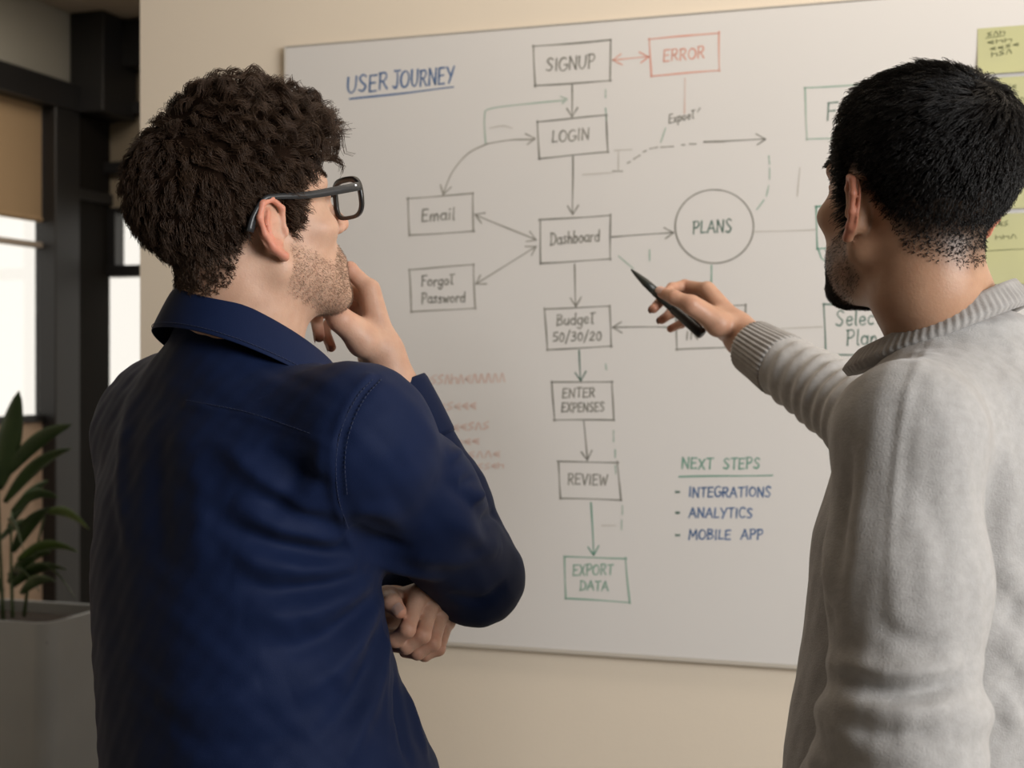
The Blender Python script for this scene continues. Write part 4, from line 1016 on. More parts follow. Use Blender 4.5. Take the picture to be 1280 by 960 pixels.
# hair of the curly man
def make_hair(PX, V, Q, hl, ncl, nst, ksteps, flow, length, curl, lift, mt, cap_mt, cap_t, parent, seed, r=(.00042, .00016), spread=.45, cap_noise=.003, fade=.004, inset=0.0, capw=.02):
    rg = np.random.default_rng(seed)
    V = V.astype(np.float64); q = PX.loc(V); mask = (q[:, 2] > hl(q[:, 1])) & ~ear_zone(q) & (q[:, 2] > -.1) & (np.abs(head_face(q.astype(f32), False)) < np.where(q[:, 1] < -.015, .035, .006))
    if mask.sum() == 0: raise ValueError('no scalp')
    # underlying hair volume
    def cap(p):
        ql = PX.loc(p); e = ql[:, 2] - hl(ql[:, 1]).astype(f32) - f32(inset)
        t = cap_t(ql) * sstep(e, -.002, capw) - .004 * (1 - sstep(e, -.006, .0))
        return (head_core(ql) - t - cap_noise * wav(ql, 130, seed) * sstep(e, .0, .03) ) * PX.sc * .8
    cv, cq = mesh_sdf(cap, PX.H - .17, PX.H + [.17, .17, .20], .0032)
    mesh_np('hair_base', cv, [cq], cap_mt, parent)
    roots, nr = sample_surface(V, Q, nst, rg, mask * (.45 + .55 * sstep(q[:, 2] - hl(q[:, 1]) + .004 * np.sin(q[:, 0] * 190) + .003 * np.sin(q[:, 0] * 410 + 1), .0, fade)) * (q[:, 2] - hl(q[:, 1]) > 0))
    cl, nc = sample_surface(V, Q, ncl, rg, mask.astype(float))
    R = PX.R; lq = PX.loc(roots); cqn = PX.loc(cl)
    def grow(root, nrm, ql, s):
        Lh = length(ql, s); e0 = ql[:, 2] - hl(ql[:, 1]); nk = (1 - sstep(e0, .012, .05)) * (ql[:, 1] < -.02); lf = lift(ql) + .75 * nk
        fl = flow(ql) @ R; n = len(root); out = [root.copy()]; cur = root.copy()
        fl = fl - nrm * (fl * nrm).sum(1)[:, None]; fl /= np.linalg.norm(fl, axis=1)[:, None] + 1e-9
        for k in range(1, ksteps):
            t = k / (ksteps - 1); d = nrm * (lf * np.where(nk > .01, 1 - .5 * t, (1 - t) ** 1.5))[:, None] + fl
            d /= np.linalg.norm(d, axis=1)[:, None]; cur = cur + d * (Lh / (ksteps - 1))[:, None]
            qq = PX.loc(cur).astype(f32); eh = qq[:, 2] - hl(qq[:, 1]); dd = (head_core(qq) - np.maximum(cap_t(qq) * sstep(eh - inset, -.002, capw), 0) * min(1, t * 3.5)) * PX.sc; mn = .0012 + .004 * t
            push = np.maximum(mn - dd, 0); ctr = PX.wor((0, -.005, .04)); o_ = cur - ctr; o_ /= np.linalg.norm(o_, axis=1)[:, None]
            cur = cur + o_ * push[:, None]
            # bend with the skull
            fl = fl - o_ * np.maximum((fl * o_).sum(1), 0)[:, None] * .6 ; fl /= np.linalg.norm(fl, axis=1)[:, None] + 1e-9
            fl = fl - o_ * .40 * (np.where(dd > lf * .012 + .006, 1, 0) * sstep(eh, .02, .05))[:, None]; fl /= np.linalg.norm(fl, axis=1)[:, None]
            out.append(cur.copy())
        return np.stack(out, 1), fl
    gs = rg.normal(size=ncl)
    Gc, fc = grow(cl, nc, cqn, gs)
    amp, turns = curl(cqn); ph = rg.random(ncl) * 6.28; hand = np.where(rg.random(ncl) < .5, -1, 1)
    tt = np.linspace(0, 1, ksteps); T = np.gradient(Gc, axis=1); T /= np.linalg.norm(T, axis=2, keepdims=True) + 1e-9
    u1 = np.cross(T, nc[:, None, :]); u1 /= np.linalg.norm(u1, axis=2, keepdims=True) + 1e-9; u2 = np.cross(T, u1)
    an = ph[:, None] + hand[:, None] * turns[:, None] * 6.28 * tt[None]; ar = amp[:, None] * sstep(tt, 0, .45)[None] * (1 + .3 * np.sin(3 * an))
    Gc = Gc + ar[..., None] * (u1 * np.cos(an)[..., None] + u2 * np.sin(an)[..., None])
    # assign strands to the nearest clump
    own = np.empty(nst, int)
    for i in range(0, nst, 1500):
        d2 = ((roots[i:i + 1500, None] - cl[None]) ** 2).sum(2) + rg.random((len(roots[i:i + 1500]), ncl)) * 2e-5; own[i:i + 1500] = d2.argmin(1)
    dl_ = roots - cl[own]; cut = 1 - .35 * rg.random(nst)
    ti = tt[None] * cut[:, None] * (ksteps - 1); i0 = np.minimum(ti.astype(int), ksteps - 2); fr_ = (ti - i0)[..., None]
    G = Gc[own[:, None], i0] * (1 - fr_) + Gc[own[:, None], i0 + 1] * fr_
    G = G + dl_[:, None, :] * (1 - (1 - spread) * tt)[None, :, None]
    G += np.cumsum(rg.normal(size=G.shape) * .00045, axis=1)
    return strand_mesh('hair', G, r[0], r[1], mt, parent)
crownA = np.array([0.01, -.055, .120])
def flowA(q):
    d = q - crownA; d[:, 2] -= .02; return d / (np.linalg.norm(d, axis=1)[:, None] + 1e-9)
topA = lambda q: sstep(q[:, 2], .035, .105) * (1 - .75 * sstep(-q[:, 1], .005, .070))
frontA = lambda q: sstep(q[:, 1], -.02, .06)
make_hair(PA, VA, QA, hlA, 760, 18000, 12, flowA,
          lambda q, s: (.004 + .008 * sstep(q[:, 2] - hlA(q[:, 1]), .0, .035) + .030 * topA(q) + .026 * topA(q) * frontA(q)) * (1 + .20 * s),
          lambda q: (.0010 + .0078 * topA(q) * (.45 + .55 * frontA(q)), .6 + 1.5 * topA(q)),
          lambda q: .12 + 1.9 * topA(q) * (.3 + .7 * sstep(q[:, 1], -.06, .0)), M_hairA, M_capA,
          lambda q: .002 + .003 * sstep(q[:, 2], -.02, .03) + .020 * topA(q) ** 2, personA, 3, cap_noise=.002)
def make_stubble(PX, V, Q, n, mt, L, parent, seed, rad=.00022, thr=.25, extra=None, name='beard'):
    rg = np.random.default_rng(seed); V = V.astype(np.float64); q = PX.loc(V); w = beard_w(q) * (np.abs(head_core(q.astype(f32))) < .03)
    w = np.where(w > thr, w, 0)
    if extra is not None: w = w * extra(q)
    r, nr = sample_surface(V, Q, n, rg, w); ql = PX.loc(r); R = PX.R
    dn = (np.array([0, .1, -1.0]) @ R); Ls = (L(ql) * (.6 + .7 * rg.random(n)))[:, None]
    d = nr * .7 + dn * .8 + rg.normal(size=(n, 3)) * .35; d /= np.linalg.norm(d, axis=1)[:, None]
    G = np.stack([r - nr * .0003, r + (d + nr * .4) * Ls * .5, r + d * Ls], 1)
    return strand_mesh(name, G, rad, rad * .6, mt, parent)
make_stubble(PA, VA, QA, 10000, M_stubA, lambda q: np.full(len(q), .0021), personA, 9, rad=.00010)
# eyebrows
def brows(PX, V, Q, mt, parent, seed):
    rg = np.random.default_rng(seed); q = PX.loc(V); ax = np.abs(q[:, 0]); zb = .040 + .006 * np.sin(np.clip((ax - .01) / .045, 0, 1) * 2.4)
    w = ((ax > .010) & (ax < .054) & (np.abs(q[:, 2] - zb) < .0048) & (q[:, 1] > .055)).astype(float)
    if w.sum() < 10: return
    r, nr = sample_surface(V, Q, 900, rg, w); ql = PX.loc(r); sgn = np.sign(ql[:, 0])[:, None]
    d = nr * .35 + (sgn * np.array([1.0, -.2, .25])) @ PX.R + rg.normal(size=r.shape) * .15; d /= np.linalg.norm(d, axis=1)[:, None]
    d2 = d - nr * .35; G = np.stack([r, r + d * .003, r + d * .003 + d2 * .003], 1); strand_mesh('eyebrows', G, .00022, .0001, mt, parent)
brows(PA, VA, QA, M_hairA, personA, 21)

# glasses
M_frame = mat('black_acetate', (.012, .012, .013), .28, spec=.6)
M_temple = mat('dark_grey_acetate', (.030, .031, .033), .35)
M_steel = mat('steel_rivet', (.6, .6, .6), .3, metal=1.0)
M_lens = pane_mat('spectacle_lens', (.96, .97, .97), .05)
gl = empty('glasses', PA.wor((0, .10, .02)), 'black rectangular-rimmed glasses worn by the curly-haired man', 'glasses')
def wa(pts): return np.array([PA.wor(p) for p in pts])
for s in (-1, 1):
    loop = []
    for t in np.linspace(0, 2 * math.pi, 37)[:-1]:
        cx, cz = math.cos(t), math.sin(t); e = .62
        x = .0365 + .0275 * math.copysign(abs(cx) ** e, cx); z = .013 + .0205 * math.copysign(abs(cz) ** e, cz) * (1.0 if cz > 0 else .95)
        x -= .0035 * (cz < 0) * abs(cz) * (1 if cx < 0 else .9)
        loop.append((s * x, .111 - .11 * (abs(x) - .01) ** 1.0 * .30 - (.013 - z) * .12, z))
    L3 = wa(loop); cen = L3.mean(0); n = len(L3); V = []; Q = []
    nrm = PA.R[1]
    for k in range(n):
        o = (L3[k] - cen); o /= np.linalg.norm(o); hw = .0021 + .0010 * max(0, loop[k][2] / .03)
        for a, b in ((-1, -1), (1, -1), (1, 1), (-1, 1)): V.append(L3[k] + o * hw * a + nrm * .0020 * b)
    for k in range(n):
        for j in range(4): Q.append((k * 4 + j, k * 4 + (j + 1) % 4, ((k + 1) % n) * 4 + (j + 1) % 4, ((k + 1) % n) * 4 + j))
    rim = mesh_np('rim', np.array(V), [np.array(Q)], M_frame, gl, smooth=False)
    lv = np.vstack([L3 * .985 + cen * .015, cen[None] + nrm * .0008])
    me = bpy.data.meshes.new('lens'); me.from_pydata([tuple(v) for v in lv], [], [(k, (k + 1) % n, n) for k in range(n)]); me.update(); link('lens', me, M_lens, gl)
    # temple arm: from the hinge, over the ear, down behind it
    tp = wa([(s * .0675, .1085, .0245), (s * .0720, .092, .0248), (s * .0785, .040, .0275), (s * .0825, .000, .0335), (s * .0835, -.014, .0330), (s * .0815, -.028, .0200), (s * .0800, -.036, .0060)])
    tp = spline(tp, 26); T = np.gradient(tp, axis=0); T /= np.linalg.norm(T, axis=1)[:, None]; V = []
    side = PA.R[0] * s
    for k in range(len(tp)):
        u = side - T[k] * (side @ T[k]); u /= np.linalg.norm(u); w = np.cross(T[k], u); f_ = k / (len(tp) - 1)
        hh = .0044 - .0018 * sstep(f_, .15, .55) + .0010 * sstep(f_, .75, 1.0)
        for a, b in ((-1, -1), (1, -1), (1, 1), (-1, 1)): V.append(tp[k] + u * .0016 * a + w * hh * b)
    m = len(tp); Q = [(k * 4 + j, k * 4 + (j + 1) % 4, (k + 1) * 4 + (j + 1) % 4, (k + 1) * 4 + j) for k in range(m - 1) for j in range(4)] + [(3, 2, 1, 0), (m * 4 - 4, m * 4 - 3, m * 4 - 2, m * 4 - 1)]
    tm = mesh_np('temple_arm', np.array(V), [np.array(Q)], M_temple, gl, smooth=False)
    MB().tube(wa([(s * .0705, .1010, .0262), (s * .0732, .1000, .0262)]), .0011, 8).build('rivet', M_steel, tm)
MB().tube(wa([(-.0105, .111, .018), (0, .1155, .021), (.0105, .111, .018)]), .0024, 8).build('bridge', M_frame, gl, True)
# ================================================================== man in the grey sweater (right)
B_r = frame(-45)[0]; B_f = frame(-45)[1]
PB = Person((.3690, 1.2497, 1.613), frame(-22, 10, 0), .925)
B_sL = P(1136, 545, 1.100); B_eL = P(1130, 915, 1.065); B_wL = np.array([.235, 1.22, .98])
B_sR = np.array([.552, 1.40, 1.425]); B_eR = P(1088, 527, 1.70); B_wR = P(930, 426, 1.905)
B_rows = [(.84, .414, 1.275, .190, .145), (1.00, .416, 1.275, .188, .143), (1.12, .420, 1.275, .182, .138), (1.22, .430, 1.277, .178, .132), (1.32, .438, 1.278, .178, .126), (1.40, .446, 1.272, .168, .112),
          (1.455, .436, 1.258, .118, .090), (1.49, .420, 1.255, .066, .060), (1.505, .410, 1.255, .052, .050)]
B_nb = np.array([.418, 1.258, 1.475]); B_nm = np.array([.402, 1.262, 1.545])
def B_base(p):
    d = loft(p, B_rows, B_r, B_f, 2.35)
    d = smin(d, cone(p, B_nb + [-.010, .0, -.020], B_sL + [0, 0, .0], .044, .058), .045)
    d = smin(d, cone(p, B_nb + [.015, .0, .004], B_sR, .046, .060), .045)
    armL = chain(p, [B_sL, B_sL * .5 + B_eL * .5, B_eL, B_eL * .2 + B_wL * .8], (.060, .0585, .056, .045), .03)
    d = smin(d, armL, .014)
    armR = chain(p, [B_sR, B_eR, B_eR * .28 + B_wR * .72], (.066, .055, .0410), .02)
    d = smin(d, armR, .03)
    nn = B_f * .38 + np.array([0, 0, .925]); rc_ = np.array([.401, 1.262, 1.512]) + B_f * .007
    return smax(d, -cone(p, rc_ + nn * .030, rc_ + nn * .2, .064, .064), .006)
def build_sweater(parent):
    f = B_base
    V, Q = mesh_sdf(f, (.14, .94, .86), (.76, 1.98, 1.58), .0034)
    V = V.astype(np.float64); N = normals(V, Q)
    # sleeve wrinkles: rings round the raised right forearm
    ax = B_wR - B_eR; L = np.linalg.norm(ax); ax /= L; t = (V - B_eR) @ ax; r = np.linalg.norm(V - B_eR - t[:, None] * ax, axis=1)
    m = (r < .075) * sstep(t, -.07, -.01) * (1 - sstep(t, L * .60, L * .74))
    ph = t * 265 + 1.6 * wav(V, 24, 31)
    V = V + N * (m * .0040 * np.sin(ph) * (.7 + .5 * wav(V, 30, 37)))[:, None]
    # pushed-up bunches on the near left sleeve
    ax = B_eL - B_sL; L = np.linalg.norm(ax); ax /= L; t = (V - B_sL) @ ax; r = np.linalg.norm(V - B_sL - t[:, None] * ax, axis=1)
    m = (r < .078) * (1 - sstep(r, .066, .078)) * sstep(t, L * .70, L * .82)
    V = V + N * (m * (.0032 * np.sin(t * 150 + 1.1 * wav(V, 16, 41)) * (.75 + .4 * wav(V, 20, 43)) + .002))[:, None]
    def g(line, amp, w, **k):
        nonlocal V; V = fold(V, N, f, line, amp, w, **k)
    for line, amp, w in (
        
        ([(1168, 530), (1190, 566), (1200, 610), (1200, 680)], .002, .014),
        ([(1256, 540), (1262, 620), (1256, 700)], .005, .014),
        ([(1254, 740), (1266, 722), (1279, 706)], .006, .012), ([(1254, 780), (1266, 764), (1279, 748)], -.006, .010),
        ([(1254, 826), (1266, 808), (1279, 794)], .006, .012), ([(1254, 866), (1266, 850), (1279, 838)], -.005, .010), ([(1254, 906), (1266, 897), (1279, 890)], .005, .011),
        ([(1062, 560), (1052, 640), (1046, 720)], -.007, .008), ([(1040, 590), (1032, 660), (1030, 740)], .004, .012),
        ([(1036, 760), (1022, 840), (1010, 930)], -.004, .012), ([(1090, 520), (1080, 600), (1078, 680)], .003, .014),
        ([(1160, 600), (1180, 660), (1190, 720)], -.0025, .014), ([(1100, 780), (1130, 800), (1180, 806)], -.004, .008), ([(1042, 822), (1100, 842), (1160, 838), (1204, 812)], .008, .009), ([(1046, 843), (1110, 863), (1170, 859), (1206, 836)], -.008, .008), ([(1040, 866), (1100, 888), (1160, 884), (1204, 866)], .008, .010), ([(1036, 890), (1090, 910), (1150, 912), (1200, 892)], -.007, .008), ([(1030, 915), (1090, 938), (1150, 940), (1195, 925)], .007, .010), ([(1050, 822), (1080, 838), (1110, 840)], -.006, .006)):
        g(line, amp, w)
    g([(1190, 398), (1158, 436), (1137, 480), (1125, 540), (1117, 620), (1112, 700), (1112, 770)], .0015, .0040, n=30)
    g([(1182, 398), (1151, 436), (1130, 480), (1118, 540), (1110, 620), (1105, 700)], -.0010, .0036, n=30)
    V = V + N * (.0010 * wav(V, 60, 51) + .0005 * wav(V, 240, 52))[:, None]
    V = smooth_v(V, Q, .35)
    return mesh_np('sweater', V, [Q], M_knit, parent)
def rib_mat(name, col, col2, scale):
    return mat(name, col, .95, noise=(60, col2, 5), bump=(600, .4, .001), sheen=.3, spec=.15)
M_rib = rib_mat('ribbed_grey_knit', (.38, .365, .35), (.32, .305, .29), 1)
personB = empty('person', (.42, 1.26, 0), 'bearded man with short black hair in a light grey sweater, pointing at the board', 'person')
SK_B = (.47, .275, .175); RED_B = (.54, .18, .11)
neckB = [(PB.wor((0, -.026, -.030)), .048), (PB.wor((0, -.030, -.070)), .044), (B_nm - [.004, 0, .02], .044), (B_nb + [-.016, 0, -.01], .046)]
fB = head_and_neck(PB, neckB, [(B_nb + [0, 0, -.06], B_sL * .5 + B_nb * .5 - [0, 0, .07], .040, .035), (B_nb + [0, 0, -.06], B_sR * .5 + B_nb * .5 - [0, 0, .07], .040, .035)])
VB, QB = mesh_sdf(fB, (.20, 1.08, 1.40), (.58, 1.46, 1.78), .0017)
qB = PB.loc(VB); cB = skin_color(qB, SK_B, RED_B, True, (.105, .066, .045), .70)
hlB = lambda y: hairline(y, -.044, -.020, .078, .046)
wB = (sstep(qB[:, 2] - hlB(qB[:, 1]), -.014, .026) * (~ear_zone(qB)) * (np.abs(head_face(qB.astype(f32), False)) < .045) * .88)[:, None]
cB = cB * (1 - wB) + np.array((.035, .024, .018)) * wB
# the pointing right hand
JB = dict(F=B_wR * .72 + B_eR * .28, W=P(926, 419, 1.920), t=[P(898, 405, 1.902), P(864, 381, 1.893), P(843, 372, 1.905), P(828, 366, 1.925)],
          i=[P(884, 362, 1.952), P(856, 357, 1.985), P(840, 360, 1.972), P(830, 368, 1.955)],
          m=[P(886, 372, 1.974), P(850, 362, 2.010), P(829, 373, 1.995), P(817, 386, 1.972)],
          r=[P(886, 387, 1.992), P(856, 378, 2.024), P(838, 392, 2.006), P(827, 400, 1.980)],
          p=[P(887, 403, 2.004), P(866, 397, 2.026), P(851, 405, 2.010), P(838, 411, 1.990)])
fhB, JB = hand_sdf(JB, 1.0)
VhB, QhB = mesh_sdf(fhB, P(800, 470, 1.80) - [0, .02, .03], P(985, 340, 2.06) + [.02, 0, .02], .0016)
# relaxed left hand below the frame
wl_, fd = B_wL, np.array([-.25, .35, -.9]); fd /= np.linalg.norm(fd); sd = np.array([.8, .5, 0]); sd = sd - fd * (sd @ fd); sd /= np.linalg.norm(sd); pf = np.cross(fd, sd)
def fing(off, l): m0 = wl_ + fd * (.092 - abs(off - .1) * .12) + sd * off * .5; a = [m0]; dv = fd.copy()
def finger(o, L):
    a = [wl_ + fd * .092 + sd * o]; dv = fd.copy()
    for s_ in L:
        dv = dv + pf * .28; dv /= np.linalg.norm(dv); a.append(a[-1] + dv * s_)
    return a
JL = dict(F=B_eL * .3 + B_wL * .7, W=wl_ + fd * .01, i=finger(-.030, (.042, .025, .018)), m=finger(-.010, (.045, .028, .019)), r=finger(.010, (.042, .026, .018)), p=finger(.029, (.034, .020, .016)),
          t=[wl_ + fd * .03 - sd * .026, wl_ + fd * .062 - sd * .045 + pf * .01, wl_ + fd * .088 - sd * .050 + pf * .02, wl_ + fd * .108 - sd * .048 + pf * .028])
fhL, JL = hand_sdf(JL); VhL, QhL = mesh_sdf(fhL, wl_ - [.22, .16, .26], wl_ + [.16, .22, .12], .0035)
def B_under(p):
    d = loft(p, [(r_[0], r_[1], r_[2], r_[3] - .02, r_[4] - .02) for r_ in B_rows if r_[0] < 1.49], B_r, B_f)
    for s_, e_, w_ in ((B_sR, B_eR, B_wR), (B_sL, B_eL, B_wL)):
        d = smin(d, chain(p, [s_ - [0, 0, .012], e_, w_], (.044, .034, .022), .02), .02)
    return d
Vu, Qu = mesh_sdf(B_under, (.14, .96, .84), (.76, 1.98, 1.5), .008)
nl = []
nail(nl, JB, 't', np.array([-.35, -.75, .55])); nail(nl, JB, 'm', np.array([-.8, .6, -.1])); nail(nl, JB, 'r', np.array([-.8, .6, -.1]))
SK_HB = (.52, .30, .20)
Vb, Qb, Cb = merge([(VB, QB, cB), (VhB, QhB, hand_tint(VhB, SK_HB, JB)), (VhL, QhL, SK_HB), (Vu, Qu, SK_B)] + nl)
mesh_np('body', Vb, [Qb], M_skin2, personB, color=Cb)
sweater = build_sweater(personB)
u = B_wR - B_eR; L_ = np.linalg.norm(u); u /= L_
sleeve_tube('ribbed_cuff', [B_wR - u * .090, B_wR - u * .05, B_wR - u * .018], (.0445, .0400, .0375), .004, M_rib, sweater, n=240, rib=40, ribamp=.0011)
u = B_wL - B_eL; u /= np.linalg.norm(u)
sleeve_tube('ribbed_cuff', [B_wL - u * .07, B_wL - u * .035, B_wL + u * .0], (.050, .046, .042), .004, M_rib, sweater, n=160, rib=32, ribamp=.0011)
def neck_band(parent):
    n = 360; V = []; pn = 10; c = np.array([.403, 1.260]); h_ = .018
    for k in range(n):
        a = 2 * math.pi * k / n; dv = -B_f * math.cos(a) + B_r * math.sin(a); fr = (1 - math.cos(a)) / 2
        rr = .0600 + .009 * fr; zt = 1.550 - .060 * fr + .012 * math.sin(a) ; tl = .010 + .012 * fr
        rb = .0006 * math.cos(72 * a)
        for r_, z_ in ((rr - .002, zt - h_), (rr - .003, zt - h_ * .4), (rr - .002, zt - .001), (rr + .0005, zt + .0006), (rr + .003, zt - .002), (rr + .006 + rb, zt - h_ * .35), (rr + .012 + rb, zt - h_ * .75), (rr + .0145 + rb, zt - h_), (rr + .010, zt - h_ - .006), (rr + .002, zt - h_ - .005)):
            V.append(np.array([c[0], c[1], 0]) + dv * r_ + B_f * (.014 * fr) + np.array([0, 0, z_]))
    Q = [(k * pn + i, k * pn + (i + 1) % pn, ((k + 1) % n) * pn + (i + 1) % pn, ((k + 1) % n) * pn + i) for k in range(n) for i in range(pn)]
    return mesh_np('neck_band', np.array(V), [np.array(Q)], M_rib, parent)
neck_band(sweater)
feetB = [np.array([.30, 1.13, 0]), np.array([.50, 1.34, 0])]
V, Q = mesh_sdf(legs((.42, 1.255, .93), B_r, B_f, feetB, 1.02, .165, .125), (.1, .95, .06), (.75, 1.6, 1.04), .009)
mesh_np('trousers', V, [Q], M_jean, personB); shoes(feetB, B_f, personB)
# hair: short dense black, whorl at the crown, combed forward and up at the front
crownB = np.array([.012, -.066, .112])
def flowB(q):
    d = q - crownB; d[:, 2] -= .012; d /= np.linalg.norm(d, axis=1)[:, None] + 1e-9
    sw = np.cross(d, np.array([0, -.45, .9])); k = np.exp(-((q - crownB) ** 2).sum(1) / .0012)[:, None]
    top = (sstep(q[:, 2], .08, .115) * sstep(q[:, 1], .0, .05))[:, None]
    return d + sw * (.25 + .9 * k) + top * np.array([.2, .15, .5])
topB = lambda q: sstep(q[:, 2], .06, .11)
make_hair(PB, VB, QB, hlB, 2600, 20000, 7, flowB,
          lambda q, s: (.0020 + .0085 * sstep(q[:, 2] - hlB(q[:, 1]), .0, .08) * sstep(q[:, 2], -.04, .05) + .013 * topB(q) + .012 * topB(q) * sstep(q[:, 1], .02, .07)) * (1 + .12 * s),
          lambda q: (.0004 + .0006 * topB(q), .4 + .2 * topB(q)),
          lambda q: .18 + .30 * topB(q), M_hairB, M_capB,
          lambda q: -.002 + .005 * sstep(q[:, 2], -.02, .06) + .008 * topB(q) + .010 * topB(q) * sstep(q[:, 1], .03, .07), personB, 5, r=(.00036, .00018), spread=.75, cap_noise=.0008, fade=.022, inset=.010, capw=.06)
make_stubble(PB, VB, QB, 10000, M_stubB, lambda q: .0020 + .0016 * sstep(-q[:, 2], .068, .090) * sstep(q[:, 1], .05, .075), personB, 19, rad=.00016,
             extra=lambda q: .30 + 2.6 * sstep(-q[:, 2], .055, .085) * sstep(q[:, 1], .045, .07) + .6 * sstep(q[:, 2], -.04, -.02))
brows(PB, VB, QB, M_hairB, personB, 23)

# ------------------------------------------------------------------ marker held in the right hand
M_pen = mat('black_marker_barrel', (.022, .026, .022), .38, spec=.5)
M_pen2 = mat('dark_marker_cap', (.006, .007, .007), .3)
p0, p1 = P(789, 337, 1.995), P(878, 418, 1.935); pd = p1 - p0; PL = np.linalg.norm(pd); pd /= PL
pen = empty('marker', (p0 + p1) / 2, 'slim black marker held by the man in the grey sweater, tip pointing up left', 'marker')
MB().tube([p0 + pd * t for t in (.0, .004, .012, .030, .050)], (.0012, .0020, .0036, .0060, .0066), 20).build('tip', M_pen, pen, True)
MB().tube([p0 + pd * t for t in (.0495, .052, .090)], (.0065, .0070, .0072), 20).build('barrel', M_pen, pen, True)
MB().tube([p0 + pd * t for t in (.0895, .091, PL - .004, PL)], (.0074, .0082, .0082, .0070), 20).build('cap', M_pen2, pen, True)

# ------------------------------------------------------------------ potted plant on the left
M_pot = mat('grey_metal_planter', (.34, .365, .385), .42, metal=.0, noise=(5, (.31, .335, .355), 4))
M_soil = mat('dark_soil', (.02, .014, .01), .95, bump=(60, 1.0, .01))
M_leaf = mat('dark_green_leaf', (.030, .062, .020), .42, noise=(10, (.045, .085, .026), 3))
M_leaf2 = mat('light_green_leaf', (.085, .15, .035), .42, noise=(10, (.07, .13, .03), 3))
M_stem = mat('green_stem', (.05, .085, .03), .5)
zr = .77; c0 = P(60, 780, 3.74); ce, cd = c0 @ E, c0 @ D; W_, Dp = .42, .31
plant = empty('potted_plant', R3(ce - W_ / 2, cd + Dp / 2, 0), 'leafy green plant in a tall grey square planter by the left window', 'plant')
def planter():
    n = 48; V = []; prof = [(0, 0.0), (0, .02), (1, zr - .006), (1, zr), (1, zr + .0), (2, zr), (2, zr - .05)]
    for lv, z in prof:
        tp = z / zr; hw = W_ / 2 * (.90 + .10 * tp) - (.012 if lv == 2 else 0); hd = Dp / 2 * (.90 + .10 * tp) - (.012 if lv == 2 else 0); rc = .05 if lv < 2 else .04
        for k in range(n):
            a = 2 * math.pi * (k + .5) / n; sx, sy = math.copysign(1, math.cos(a)), math.copysign(1, math.sin(a))
            j = (k % (n // 4)); aa = (a % (math.pi / 2)); q_ = int(a // (math.pi / 2)) * math.pi / 2
            an = q_ + (aa)                                   # rounded corner angle
            V.append(R3(ce - W_ / 2 + sx * (hw - rc) + rc * math.cos(an), cd + Dp / 2 + sy * (hd - rc) + rc * math.sin(an), z))
    m = len(prof); Q = [(i * n + k, i * n + (k + 1) % n, (i + 1) * n + (k + 1) % n, (i + 1) * n + k) for i in range(m - 1) for k in range(n)]
    me = bpy.data.meshes.new('planter'); me.from_pydata([tuple(v) for v in V], [], Q + [tuple(range(n))[::-1], tuple((m - 1) * n + k for k in range(n))]); me.update()
    o = link('planter', me, M_pot, plant)
    return o
planter()
box_ed(ce - W_ + .014, ce - .014, cd + .014, cd + Dp - .014, zr - .06, zr - .032, .004).build('soil', M_soil, plant)
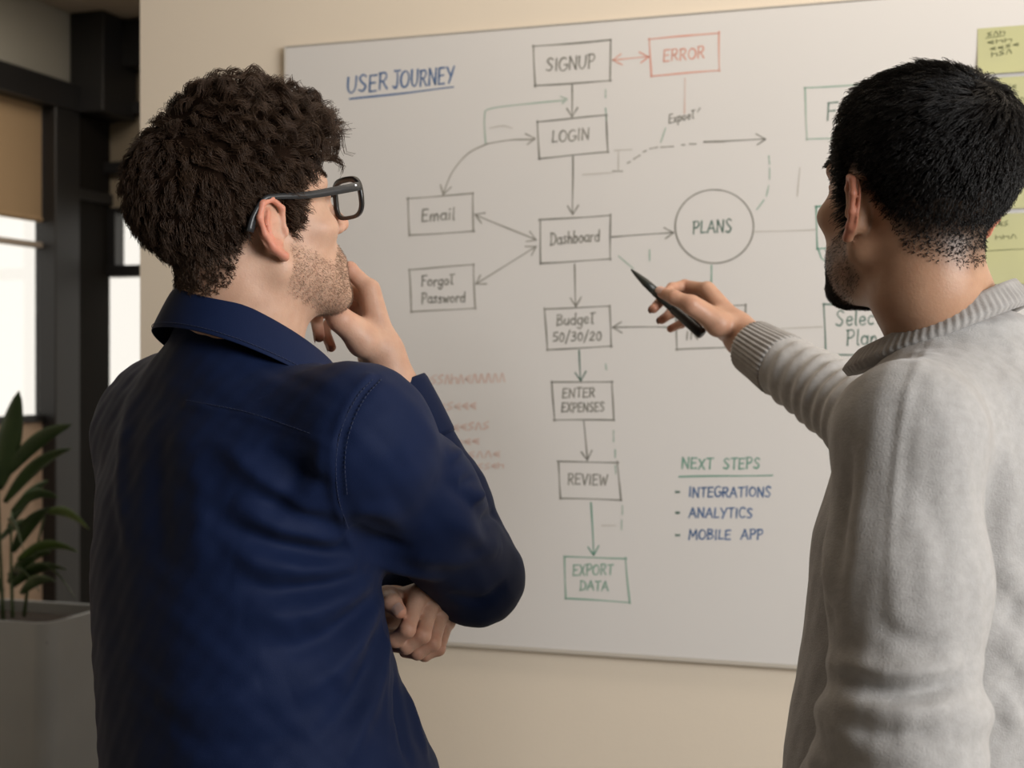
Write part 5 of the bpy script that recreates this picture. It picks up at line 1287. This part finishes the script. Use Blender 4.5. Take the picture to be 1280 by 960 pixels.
def leaf(base, tip, width, sag, mt, roll=0.0):
    base = np.array(base); tip = np.array(tip); n = 12; d = tip - base; Ln = np.linalg.norm(d)
    side = np.cross(d, Z); side /= np.linalg.norm(side) + 1e-9; up = np.cross(side, d / Ln); V = []
    side, up = side * math.cos(roll) + up * math.sin(roll), up * math.cos(roll) - side * math.sin(roll)
    for i in range(n + 1):
        t = i / n; c = base + d * t + Z * (sag * math.sin(math.pi * t)); w = width * (math.sin(math.pi * min(1, t * .92 + .06)) ** .8) * (1 - .15 * t) + .0006
        if i == n: w = .0004
        for u, l in ((-1, .18), (-.5, .04), (0, -.0), (.5, .04), (1, .18)): V.append(c + side * (w * u) + up * (w * l))
    Q = [(i * 5 + k, i * 5 + k + 1, (i + 1) * 5 + k + 1, (i + 1) * 5 + k) for i in range(n) for k in range(4)]
    o = mesh_np('leaf', np.array(V), [np.array(Q)], mt, plant)
    so = o.modifiers.new('thickness', 'SOLIDIFY'); so.thickness = .0012
YP = 3.92
LV = [((-2, 612, YP), (24, 488, YP - .05), .032, .0), ((2, 600, YP), (90, 530, YP - .05), .020, .03), ((6, 628, YP - .02), (90, 560, YP - .1), .020, .03),
      ((14, 640, YP + .05), (74, 622, YP + .1), .016, .03), ((58, 640, YP - .05), (112, 662, YP - .12), .017, .02), ((16, 690, YP), (62, 634, YP - .1), .018, .02),
      ((10, 660, YP + .08), (60, 600, YP + .15), .016, .02), ((22, 700, YP - .02), (98, 690, YP - .05), .019, .03), ((14, 734, YP), (84, 712, YP - .1), .018, .03),
      ((10, 728, YP + .06), (64, 690, YP), .017, .03), ((40, 706, YP - .04), (94, 748, YP - .1), .018, .03), ((-5, 680, YP), (46, 652, YP + .1), .016, .02),
      ((4, 740, YP), (-60, 690, YP), .018, .03), ((0, 640, YP), (-80, 590, YP - .1), .02, .04), ((0, 610, YP), (-70, 520, YP + .1), .02, .03), ((10, 720, YP + .08), (50, 740, YP - .15), .016, .03),
      ((0, 700, YP), (-70, 640, YP - .15), .018, .03), ((10, 650, YP), (30, 690, YP - .2), .016, .02), ((-8, 600, YP), (-30, 480, YP + .05), .03, .0), ((26, 742, YP - .1), (70, 726, YP - .25), .015, .02)]
for i, (b_, t_, w_, s_) in enumerate(LV): leaf(P(*b_), P(*t_), w_ * 1.15, s_, M_leaf2 if i in (4, 7) else M_leaf, .95 + .35 * math.sin(i * 2.3))
base_pts = [P(4, 775, YP), P(16, 772, YP - .03), P(-8, 772, YP + .04), P(30, 770, YP + .02)]
for b_, mid, tp in ((base_pts[0], P(0, 680, YP), P(-2, 606, YP)), (base_pts[1], P(14, 710, YP), P(14, 640, YP + .04)), (base_pts[2], P(-8, 690, YP), P(-10, 598, YP)), (base_pts[3], P(36, 730, YP), P(56, 642, YP - .05))):
    q_ = spline([b_, mid, tp], 10); MB().tube(q_, np.linspace(.006, .003, 10), 8).build('stem', M_stem, plant, True)
